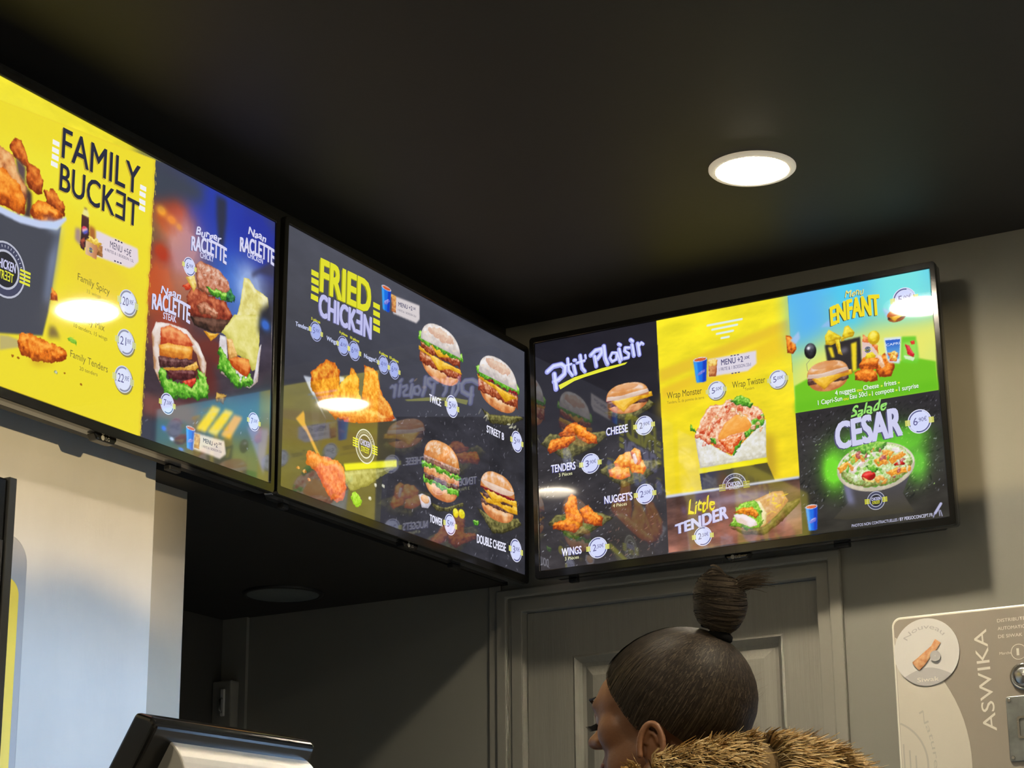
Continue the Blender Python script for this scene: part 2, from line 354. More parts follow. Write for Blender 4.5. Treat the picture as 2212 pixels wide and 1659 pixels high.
                for (w2,c,z,dx,dy) in ((wd*1.35,(70,72,150),1.6,.0,.0),(wd*1.12,(168,172,236),2.2,-.05,.05),(wd*.55,(214,220,252),2.8,.12,-.1)):
                    Q=P+np.array([dx,dy]);
                    for i,(p,q) in enumerate(zip(Q,Q[1:])):
                        d=q-p; d=d/(np.hypot(*d)+1e-6); nn=np.array([-d[1],d[0]])*w2/2; s.tri([p+nn,q+nn,q-nn,p-nn],z+.01*i,c)
                    for i,p in enumerate(Q): s.disc(p[0],p[1],0,w2/2,z+.005+.01*i,c,14)
            elif k=='P': s.tri(o[1],1.,o[2])
            elif k=='-':
                _,(x,y),a,b,c=o; s.tri([(x-a/2,y-b/2),(x+a/2,y-b/2),(x+a/2,y+b/2),(x-a/2,y+b/2)],2.,c)
            else:
                t,A,B,h,c,kw=o; s.text(t,A,B,h,c,**kw)
ART_A=[
['G',[[0,0],[160,0],[160,90],[0,90]],[240,224,50],[234,212,50],0,0.12],
['L',[38.72,14.78],29.31,18.64,[240,228,60],0.6],
['L',[31.47,20.32],9.54,4.24,[250,248,190],0.7],
['G',[[96.23,0.38],[166.55,-5.61],[169.91,90.67],[94.61,89.86]],[60,62,80],[70,54,60],0,0.3],
['L',[130.81,9.65],27.33,20.79,[40,60,170],0.95],
['L',[151.14,9.44],15.65,14.71,[36,50,160],0.9],
['L',[136.89,33.16],14.96,17.36,[60,120,230],0.7],
['L',[146.71,27.02],10.24,9.62,[200,220,255],0.6],
['L',[104.8,16.76],11.61,10.81,[176,60,30],1],
['L',[100.49,41.01],11.34,13.54,[190,80,40],1],
['L',[112.27,25.13],11.78,13.92,[206,150,160],0.8],
['L',[117.74,38.87],16.6,9.23,[200,120,80],0.6],
['L',[100.14,16.01],3.21,2.15,[250,160,50],1],
['L',[105.29,17.36],3.25,1.85,[240,140,60],0.9],
['L',[109.09,18.43],1.88,1.4,[230,150,80],0.8],
['L',[100.94,29.52],5.03,3.65,[180,50,30],0.9],
['L',[107.03,55.63],13.73,8.98,[170,70,50],0.9],
['L',[128.1,54.35],12.08,6.14,[120,50,40],0.8],
['P',[[127.54,1.34],[132.93,1.04],[133.25,7.92],[131.95,18.37],[129.51,17.24],[127.88,8.18]],[46,50,72],1.5],
['P',[[85.62,0.39],[85.62,0.39],[96.23,0.38],[120.52,0.38],[120.84,6.63],[109.03,9.1],[96.65,14.89]],[62,68,82],4],
['P',[[160.23,13.09],[160.47,19.58],[151.6,20.69],[147.84,23.46],[147.77,21.87]],[60,60,90],1],
['P',[[94.7,76.42],[106.45,75.56],[125.31,73.35],[126.82,80.59],[95.09,82.59]],[118,72,70],2],
['P',[[110.94,57.89],[129.05,55.88],[132.03,69.11],[112.95,73.92]],[96,46,44],3],
['P',[[127.44,58.53],[131.68,61.84],[146.02,63.34],[160.03,59.39],[159.76,52.19],[153.18,59.25],[133.99,61.23]],[60,58,66],2],
['P',[[120.91,76.25],[125.26,72.27],[160.05,59.77],[160.55,72.94],[140.75,79.48],[121.18,81.22]],[70,110,120],4],
['P',[[94.14,84.22],[116.12,81],[116.62,90.12],[94.57,91.03]],[58,62,78],1.5],
['P',[[117.15,89.65],[136.05,79.86],[159.24,71.37],[159.96,89.96],[136.53,89.94]],[84,90,64],4],
['L',[105.34,84.86],1.57,1.02,[50,90,220],1],
['L',[109.31,87.27],1.36,0.73,[200,215,250],0.9],
['L',[113.98,89.41],1.6,0.59,[60,120,230],0.9],
['K',[[95.02,81.57],[160.26,65.43],[161.05,85.99],[95.56,90.1]],60,[170,180,200],22,0.3],
['P',[[120.9,81.28],[125.72,81.39],[133.32,71.73],[128.97,71.89]],[233,206,60],0.6],
['P',[[126.56,81.01],[131.46,81.12],[140.07,71.17],[135.65,71.34]],[233,206,60],0.6],
['P',[[133.45,80.47],[138.44,80.58],[144.89,71.84],[140.41,72.01]],[230,170,60],0.6],
['B',[[130.77,67.23],[136.02,66.63],[134.41,69.99],[130.32,69.91]],[[90,60,30],[170,130,60],[220,180,90]],1,0.3,0.5,1],
['P',[[147.1,74.28],[159.27,72.12],[156.8,88.04]],[120,120,150],1.2],
['B',[[97.74,56.54],[99.65,52.41],[106.68,51.12],[114.46,50.72],[120.86,53.7],[125.14,58.78],[124.81,63.64],[122.44,62.07],[119.91,57.26],[115.23,54.53],[105.16,53.36],[102.51,54.83],[101.75,60.42],[102.95,71.49],[99.47,67.44]],[[180,130,90],[225,205,195],[240,232,228]],3,0.1,1,1],
['B',[[101.91,53.92],[106.7,51.48],[115.11,52.37],[118.07,54.84],[116.46,56.38],[102.2,58.86]],[[180,60,30],[225,120,70],[240,170,110]],2,0.3,1,1],
['B',[[101.42,59.44],[105.4,57.62],[118.11,55.56],[117.77,59.67],[112.8,61.19],[101.88,62.53]],[[190,100,30],[235,160,60],[250,205,120]],3,0.1,1,1],
['B',[[101.39,63.37],[117.77,59.67],[120.7,61.43],[102.09,66.03]],[[60,30,30],[100,60,60],[150,110,105]],1,0.3,1,1],
['B',[[105.36,66.23],[119.04,62.24],[120.91,65.39],[107.18,69.32]],[[60,26,30],[96,44,46],[140,90,90]],1,0.3,1,1],
['B',[[103.17,66.1],[114.03,63.21],[120.04,59.78],[121.26,61.28],[119.08,62.96],[105.91,66.26]],[[200,140,50],[235,185,90],[250,215,130]],1,0.2,0.5,1],
['B',[[113.18,68.12],[120.03,64.89],[120.16,67.4],[115.48,69.33]],[[180,40,30],[220,70,50],[240,120,90]],1,0.2,0.6,1],
['B',[[102.37,66.31],[105.38,66.58],[106.1,69.6],[112.63,68.26],[118.25,68.61],[120.38,66.25],[120.72,61.79],[124.74,62.19],[126.66,66.08],[125.71,69.98],[120.7,72.33],[113.46,73.07],[108.56,74.31],[104.72,73.87],[102.64,70.86]],[[40,95,25],[95,175,45],[185,230,110]],1.1,0.8,0.8,1],
['B',[[117.79,28.16],[120.57,26.16],[129.95,26.25],[135.43,28.76],[136.82,32.91],[130.38,35.21],[123.43,36.54],[119.33,35.53]],[[110,60,40],[196,120,90],[228,190,170]],1.2,0.1,1.5,1],
['K',[[118.89,27.07],[129.95,26.25],[135.43,28.76],[123.18,31.74]],60,[235,215,200],31,0.4],
['B',[[123.29,33.96],[127.91,32.93],[135.64,33.26],[134.57,35.86],[126.89,35.88]],[[40,95,25],[95,175,45],[185,230,110]],1,0.6,0.6,1],
['B',[[134.7,32.4],[136.74,31.03],[139.22,32.58],[138.72,35.01],[135.14,35.31]],[[20,60,40],[50,120,70],[90,170,110]],1,0.5,0.6,1],
['B',[[113.92,40.86],[116.5,36.02],[122.25,36.14],[134.57,35.86],[137.73,39.48],[136.66,42.44],[127.33,44.73],[114.73,45.41]],[[80,24,20],[150,60,40],[210,120,80]],1.6,0.4,1.5,1],
['B',[[119.06,41.19],[123.56,39.11],[130.65,40.78],[129.56,42.59],[121.47,43.45]],[[110,60,40],[190,120,90],[235,190,160]],1.2,0.4,0.8,1],
['B',[[111.48,37.53],[114.74,35.07],[117.62,35.68],[113.76,37.95]],[[160,30,20],[215,70,40],[235,120,80]],1,0.3,0.4,1],
['B',[[112.97,33.75],[117.43,32.01],[118.73,34.97],[117.72,37.5],[115.32,35.26]],[[200,160,60],[235,205,110],[245,230,170]],1,0.2,0.5,1],
['B',[[115.89,45.91],[137.21,41.26],[136.72,43.66],[132.71,46.68],[127.5,48.15],[118.29,48.17]],[[40,26,24],[84,54,44],[120,84,70]],2,0.1,1,1],
['B',[[122.9,48.7],[126.94,48.49],[131.56,47.38],[127.06,51.05]],[[200,130,30],[236,180,60],[250,205,100]],1,0.1,0.5,1],
['B',[[143.43,24.77],[146.18,24.32],[149.99,26.65],[156.93,27.68],[157.67,30.59],[151.84,41.52],[136.23,45.91],[140.66,37.87],[142.24,32.44]],[[190,170,80],[224,214,130],[242,236,190]],3,0.15,1.2,1],
['B',[[138.9,38.87],[152.82,34.84],[152.94,53.23],[149.32,54.95],[146.14,52.01],[137.69,51.67],[134.49,46.93],[132.12,46.84]],[[190,180,80],[222,214,120],[238,230,160]],3,0.15,1.2,1],
['B',[[131.58,47.74],[135.11,47.5],[136.08,55.47],[148.81,57.35],[149.54,60.19],[152.66,46.43],[153.83,44.57],[152.51,57.9],[148.36,61.24],[141.72,61.45],[132.76,60.07],[131.25,53.06]],[[170,150,140],[214,206,210],[236,232,236]],3,0.1,0.8,1],
['B',[[136.62,54.21],[139.53,52.67],[147.35,51.69],[148.68,54.36],[147,57.83],[142.76,57.81],[136.08,55.47]],[[180,70,20],[228,130,60],[245,175,90]],2,0.2,1,1],
['B',[[135.13,47.87],[138.09,47.42],[141.31,52.19],[136.63,54.58]],[[190,130,60],[235,185,110],[245,210,150]],1,0.1,0.5,1],
['B',[[130.67,53.21],[132.95,51.84],[136.69,55.68],[140.96,57.91],[143.44,59.51],[149.38,56.45],[149.54,60.19],[145.97,62.23],[141.76,62.19],[135.76,61.14],[130.92,58.34]],[[40,95,25],[95,175,45],[185,230,110]],1.1,0.8,0.8,1],
['P',[[152.75,33.19],[158.86,28.67],[159.9,39.25],[151.84,41.52]],[44,44,54],2],
['L',[155.91,37.48],3.13,2.25,[60,110,210],0.9],
['P',[[19.13,8.07],[96.23,0.38],[96.24,0.37],[96.08,1.98],[96.35,3.42],[96.08,5.06],[95.96,6.64],[96.27,8.07],[96.31,9.58],[96.17,11.17],[96.1,12.72],[95.53,14.44],[95.82,15.87],[95.53,17.49],[95.4,19.05],[95.31,20.6],[95.39,22.09],[96.07,23.38],[95.95,24.93],[95.9,26.46],[95.86,27.98],[95.23,29.69],[95.32,31.16],[95.61,32.57],[95.68,34.05],[95.78,35.52],[95.78,37.01],[94.96,38.76],[95.45,40.1],[95.49,41.58],[95.3,43.12],[94.95,44.71],[95.21,46.12],[94.81,47.72],[95.61,48.96],[95.52,50.47],[95.18,52.04],[94.91,53.59],[95.48,54.9],[95.12,56.47],[95.4,57.86],[95.34,59.34],[94.98,60.91],[94.86,62.4],[95.01,63.82],[94.82,65.33],[94.54,66.86],[94.65,68.28],[95.12,69.61],[94.34,71.26],[94.32,72.72],[94.86,74.02],[94.5,75.56],[94.72,76.94],[94.63,78.41],[94.48,79.88],[95.09,81.17],[94.28,82.8],[94.47,84.19],[94.24,85.67],[94.63,87.01],[94.26,88.52],[94.31,89.93],[26.32,89.41]],[232,206,50],0],
['P',[[19.13,8.07],[95.33,0.7],[95.35,0.7],[95.19,2.3],[95.45,3.74],[95.18,5.38],[95.07,6.95],[95.38,8.38],[95.42,9.9],[95.28,11.48],[95.21,13.02],[94.64,14.75],[94.93,16.17],[94.65,17.79],[94.52,19.35],[94.42,20.9],[94.5,22.38],[95.19,23.67],[95.06,25.22],[95.01,26.75],[94.98,28.26],[94.35,29.97],[94.44,31.44],[94.73,32.85],[94.8,34.33],[94.9,35.79],[94.9,37.29],[94.09,39.03],[94.57,40.37],[94.61,41.84],[94.42,43.39],[94.07,44.98],[94.34,46.38],[93.93,47.98],[94.74,49.22],[94.64,50.72],[94.31,52.29],[94.04,53.84],[94.61,55.15],[94.25,56.72],[94.53,58.11],[94.47,59.59],[94.11,61.15],[93.99,62.64],[94.15,64.05],[93.96,65.56],[93.67,67.09],[93.79,68.51],[94.25,69.84],[93.48,71.49],[93.46,72.94],[93.99,74.25],[93.63,75.78],[93.85,77.16],[93.77,78.62],[93.62,80.1],[94.23,81.38],[93.43,83.01],[93.61,84.39],[93.38,85.88],[93.77,87.21],[93.4,88.72],[93.45,90.13],[26.32,89.41]],[238,220,48],0.3],
['W',[[96.5,4.45],[96.81,5.84]],0.19,[236,214,80]],
['W',[[96.69,7.46],[96.98,8.53]],0.19,[236,214,80]],
['W',[[96.59,10.56],[96.89,11.81]],0.18,[236,214,80]],
['W',[[95.95,13.84],[96.27,15.34]],0.18,[236,214,80]],
['W',[[95.95,16.89],[96.23,17.79]],0.18,[236,214,80]],
['W',[[95.72,20],[96,20.87]],0.18,[236,214,80]],
['W',[[96.49,22.78],[96.77,23.78]],0.18,[236,214,80]],
['W',[[96.31,25.87],[96.62,27.26]],0.18,[236,214,80]],
['W',[[95.65,29.1],[95.95,30.38]],0.18,[236,214,80]],
['W',[[96.02,31.99],[96.31,32.98]],0.18,[236,214,80]],
['W',[[96.19,34.94],[96.48,36]],0.18,[236,214,80]],
['W',[[95.38,38.18],[95.66,39.13]],0.18,[236,214,80]],
['W',[[95.9,41],[96.19,42.16]],0.18,[236,214,80]],
['W',[[95.36,44.14],[95.63,44.99]],0.18,[236,214,80]],
['W',[[95.22,47.15],[95.52,48.47]],0.18,[236,214,80]],
['W',[[95.93,49.9],[96.24,51.37]],0.18,[236,214,80]],
['W',[[95.32,53.03],[95.63,54.53]],0.18,[236,214,80]],
['W',[[95.53,55.91],[95.84,57.26]],0.18,[236,214,80]],
['W',[[95.75,58.79],[96.06,60.29]],0.18,[236,214,80]],
['W',[[95.27,61.85],[95.54,62.67]],0.18,[236,214,80]],
['W',[[95.23,64.78],[95.52,65.79]],0.18,[236,214,80]],
['W',[[95.06,67.74],[95.37,69.23]],0.18,[236,214,80]],
['W',[[94.75,70.72],[95.05,72.08]],0.17,[236,214,80]],
['W',[[95.26,73.48],[95.55,74.58]],0.17,[236,214,80]],
['W',[[95.12,76.41],[95.43,77.88]],0.17,[236,214,80]],
['W',[[94.88,79.35],[95.18,80.59]],0.17,[236,214,80]],
['W',[[94.69,82.27],[94.99,83.65]],0.17,[236,214,80]],
['W',[[94.64,85.14],[94.92,86.15]],0.17,[236,214,80]],
['W',[[94.66,87.99],[94.94,88.93]],0.17,[236,214,80]],
['L',[57.3,22.53],40.91,8.73,[240,232,60],0.6],
['L',[73.53,46.27],18.97,8.71,[232,200,60],0.5],
['P',[[29.34,39.77],[7.7,41.25],[10.47,70.89],[14.82,80.09],[32.37,75.05],[49.59,71],[51.44,63.26],[54.89,36.02],[52.99,37.77]],[72,74,84],0.3],
['P',[[50.75,47.24],[54.94,36.56],[53.79,46.83],[51.23,60.63],[49.57,61.12]],[128,140,170],2.2],
['B',[[31.69,19.08],[33.65,16.09],[36.45,16.08],[38.67,19.19],[39.98,21.4],[44.31,22.33],[46.26,25.37],[46.27,29.09],[44.07,30.06],[40.34,29.3],[38.97,26.29],[38.74,23.5],[33.3,21.77]],[[120,44,16],[205,98,34],[240,150,60]],1.4,0.3,1.6,1],
['B',[[19.89,23.84],[27.71,20.75],[33.3,21.77],[35.58,25.86],[39.49,29.19],[40.55,31.89],[39.35,34.35],[29.18,37.82],[21.03,36.64]],[[150,80,50],[222,150,90],[240,190,130]],2,0.3,2,1],
['P',[[34.27,21.82],[38.74,23.5],[38.76,27.19],[40.35,29.5],[39.45,28.79],[35.61,26.25]],[92,74,80],0.8],
['P',[[39.49,29.19],[41.84,30.42],[42.16,34.41],[41.9,38.17],[38.86,38.58],[39.97,35.15]],[70,50,50],0.8],
['B',[[17.77,29.82],[29.86,26.68],[36.74,29.74],[39.27,33.35],[39.37,38],[34.7,38.56],[18.47,37.53]],[[140,50,12],[232,120,28],[255,178,70]],2,0.4,2,1],
['B',[[46.18,27.88],[48.44,27.51],[49.47,25.91],[52.44,26.75],[56.16,29.65],[56.11,32.8],[48.17,31.33]],[[120,44,16],[205,98,34],[240,150,60]],1.4,0.4,1.4,1],
['B',[[42.16,34.41],[44.2,31.66],[48.14,30.93],[55.79,32.48],[55.35,34.3],[48.63,37.16],[43.59,38.22],[41.5,36.68]],[[140,50,12],[232,120,28],[255,178,70]],1.4,0.35,1.8,1],
['P',[[7.33,37.33],[29.24,38.6],[37.46,38.44],[45.78,37.28],[51.4,35.82],[56.68,32.6],[57.04,33.52],[53.28,37.68],[45.98,39.68],[37.65,40.81],[29.41,40.55],[7.53,39.42]],[196,208,240],0.3],
['L',[51.34,37.09],4.39,2.57,[190,210,245],0.5],
['P',[[32.41,75.56],[35.93,74.83],[40.29,74.91],[40.28,77.01],[32.78,79.85]],[190,176,110],0.5],
['P',[[52.32,67.29],[54.57,66.92],[57.08,69.7],[55.56,69.86],[51.85,70.9]],[130,110,60],1.2],
['B',[[39.94,72.92],[41.14,71.92],[46.67,71.82],[55.72,71.96],[60.02,72.92],[59.82,75.39],[56.13,77.19],[47.27,79.3],[41.34,78.81],[39.93,77.11]],[[140,50,12],[232,120,28],[255,178,70]],1.2,0.4,1.5,1],
['P',[[43.62,79.76],[56.14,77.32],[48.06,79.88]],[186,130,30],1.5],
['B',[[52.55,55.64],[54.57,56.93],[55.48,58.83],[51.7,59.41]],[[140,50,12],[232,120,28],[255,178,70]],1,0.3,1,1],
['B',[[59.72,68.96],[61.6,68.17],[63.6,68.96],[63.68,70.03],[60.58,70.07]],[[100,170,40],[140,200,60],[170,215,80]],1,0.5,0.5,1],
['E',[37.99,79.98],0.56,0.35,0,[[150,80,20],[200,120,40],[220,150,60]],1,0.2,0.4,1],
['E',[40.18,80.17],0.57,0.35,0,[[150,80,20],[200,120,40],[220,150,60]],1,0.2,0.4,1],
['E',[59.77,79.41],0.44,0.33,0,[[150,80,20],[200,120,40],[220,150,60]],1,0.2,0.4,1],
['E',[66.71,80.93],0.45,0.33,0,[[150,80,20],[200,120,40],[220,150,60]],1,0.2,0.4,1],
['E',[55.85,79.89],0.79,0.47,0,[[120,140,90],[200,205,190],[230,230,230]],1,0.3,0.4,1],
['P',[[61.03,34.56],[63.25,34.06],[64.3,39.61],[60.98,38.2]],[168,140,130],0.6],
['P',[[69.97,32.3],[89.55,31.98],[90.15,36.01],[87.89,38.35],[85.9,39.44],[70.54,40.35]],[228,214,222],0.3],
['P',[[66.99,31.91],[69.62,31.96],[70.35,37.67],[67.38,37.26]],[170,100,50],0.7],
['G',[[63.4,29.45],[66.66,29.5],[67.47,38.6],[63.67,39.82]],[84,48,44],[50,36,46],0,0.1],
['P',[[64.38,27.29],[65.67,27.08],[66.75,28.55],[66.5,29.55],[63.56,29.4]],[235,228,150],0.2],
['P',[[64.36,27.07],[65.66,26.97],[65.69,27.42],[64.39,27.51]],[120,90,50],0.2],
['E',[65.12,33.9],1.29,1.16,0,[[200,40,60],[216,60,80],[225,80,100]],3,0,0.1,1],
['P',[[63.95,34.85],[66.44,33.23],[66.52,34.35],[64.96,35.32]],[60,90,200],0.3],
['P',[[64.06,34.13],[66.26,33.06],[66.29,33.4],[64.11,34.8]],[240,236,244],0.2],
['B',[[63.32,37.21],[65.03,36.2],[65.82,38.22],[65.33,40.42],[63.7,40.26]],[[60,36,44],[130,60,50],[190,90,60]],1,0.3,0.5,1],
['B',[[70.61,36.67],[73.23,36.29],[73.64,39.83],[70.83,39.8]],[[110,70,30],[170,110,60],[200,150,90]],1,0.1,0.4,1],
['B',[[65.69,36.44],[68.18,34.72],[73.17,35.39],[72.92,36.62],[70.64,37.12],[66.07,37.23]],[[200,150,40],[236,200,80],[250,230,130]],0.6,0.5,0.4,1],
['G',[[65.72,36.89],[70.97,37.02],[70.94,41.36],[65.87,41.15]],[222,190,150],[190,120,80],1,0.050],
['C',[118.33,84.86],4.41,7.39],
['P',[[120.12,82.54],[123.5,82.46],[135.56,81.8],[136.63,85.92],[133.53,88.08],[119.85,87.96]],[222,208,196],0.3],
['B',[[120.42,82.83],[123.22,82.53],[122.9,87.26],[120.38,87.48]],[[150,90,50],[200,140,90],[240,200,110]],0.8,0.2,0.4,1],
]
LET_A=[
['#',[68.18,39.28],0.87,1],
['MENU +5€',[76.58,35.67],[86.51,35.64],2.06,[70,66,96],{'off':0}],
['4 FRITES & 1 BOISSON 1,5L',[74.3,37.44],[87.8,37.03],0.88,[70,66,96],{'off':0}],
['■ ■ ■',[78.67,32.8],[82.22,32.7],0.44,[70,66,96],{}],
['■ ■ ■',[78.78,39.47],[82.21,39.24],0.44,[70,66,96],{}],
['FAMILY',[53.47,15],[88.99,14.78],9.34,[40,42,62],{'dep':[190,165,50],'off':0.012}],
['BUCKƎT',[53.24,25.25],[89.21,25.3],8.24,[40,42,62],{'dep':[190,165,50],'off':0.012}],
['-',[50.74,11.62],2.9,1.5,[240,240,240]],
['-',[50.68,13.98],2.9,1.5,[240,240,240]],
['-',[50.73,16.14],2.9,1.5,[240,240,240]],
['-',[50.5,18.4],2.9,1.5,[240,240,240]],
['-',[90.81,11.71],2.9,1.5,[240,240,240]],
['-',[90.63,13.9],2.9,1.5,[240,240,240]],
['-',[90.65,16.34],2.9,1.5,[240,240,240]],
['-',[90.67,18.46],2.9,1.5,[240,240,240]],
['Family Spicy',[63.02,50.07],[77.43,50.61],2.14,[126,112,50],{'off':-0.010}],
['33 wings',[67.12,52.84],[73.57,52.78],1.15,[170,150,60],{'off':-0.015}],
['Family Mix',[63.9,62.04],[75.91,62.32],2.12,[126,112,50],{'off':-0.010}],
['10 tenders, 15 wings',[62.48,64.7],[77.34,64.79],1.13,[126,112,50],{'off':-0.015}],
['Family Tenders',[61.55,73.93],[78.21,74.41],2.09,[126,112,50],{'off':-0.010}],
['20 tenders',[65.8,76.84],[73.79,76.7],1.12,[126,112,50],{'off':-0.015}],
['@',[86,50.4],4.11,'20,90€','y'],
['@',[85.73,62.89],4.06,'21,90€','y'],
['@',[85.42,74.51],4.16,'22,90€','y'],
['#',[33,56.26],8.21,3],
['Burger',[117.59,18.12],[130.41,16.79],2.66,[214,214,244],{'dep':[70,70,130],'shear':0.2,'script':1,'off':0.030}],
['RACLETTE',[115.53,24.09],[133.69,23.22],4.51,[214,214,244],{'dep':[80,80,130],'off':0.045,'hr':1.2,'arc':1}],
['CHICKY',[120.11,25.13],[127.1,24.49],1.87,[214,214,244],{'off':0.015}],
['Naan',[145.17,8.94],[154.78,8.75],2.6,[214,214,244],{'dep':[70,70,130],'shear':0.2,'script':1,'off':0.030}],
['RACLETTE',[140.9,16.3],[159.79,15.53],4.66,[214,214,244],{'dep':[80,80,130],'off':0.045,'hr':1.2,'arc':1}],
['CHICKEN',[145,17.09],[153.53,16.84],1.94,[214,214,244],{'off':0.015}],
['Naan',[101.27,42.73],[110.86,41.84],2.41,[214,214,244],{'dep':[90,50,50],'shear':0.2,'script':1,'off':0.030}],
['RACLETTE',[97.37,48.98],[115.9,48.44],4.76,[214,214,244],{'dep':[100,60,60],'off':0.045,'hr':1.2,'arc':1}],
['STEAK',[102.87,50.52],[109.24,50.04],2.09,[214,214,244],{'off':0.015}],
['@',[114.89,29.87],3.09,'6,90€','w'],
['@',[106.45,76.84],3.38,'7,50€','w'],
['@',[150.88,71.8],3.1,'7,50€','w'],
['MENU +2',[124.75,84.7],[132.01,84.81],1.41,[70,66,96],{}],
[',50€',[132.43,83.66],[134.12,83.57],0.75,[70,66,96],{}],
['1 FRITE & 1 BOISSON 33cl',[124.25,86.45],[134.24,86.1],0.74,[70,66,96],{'off':-0.005}],
]
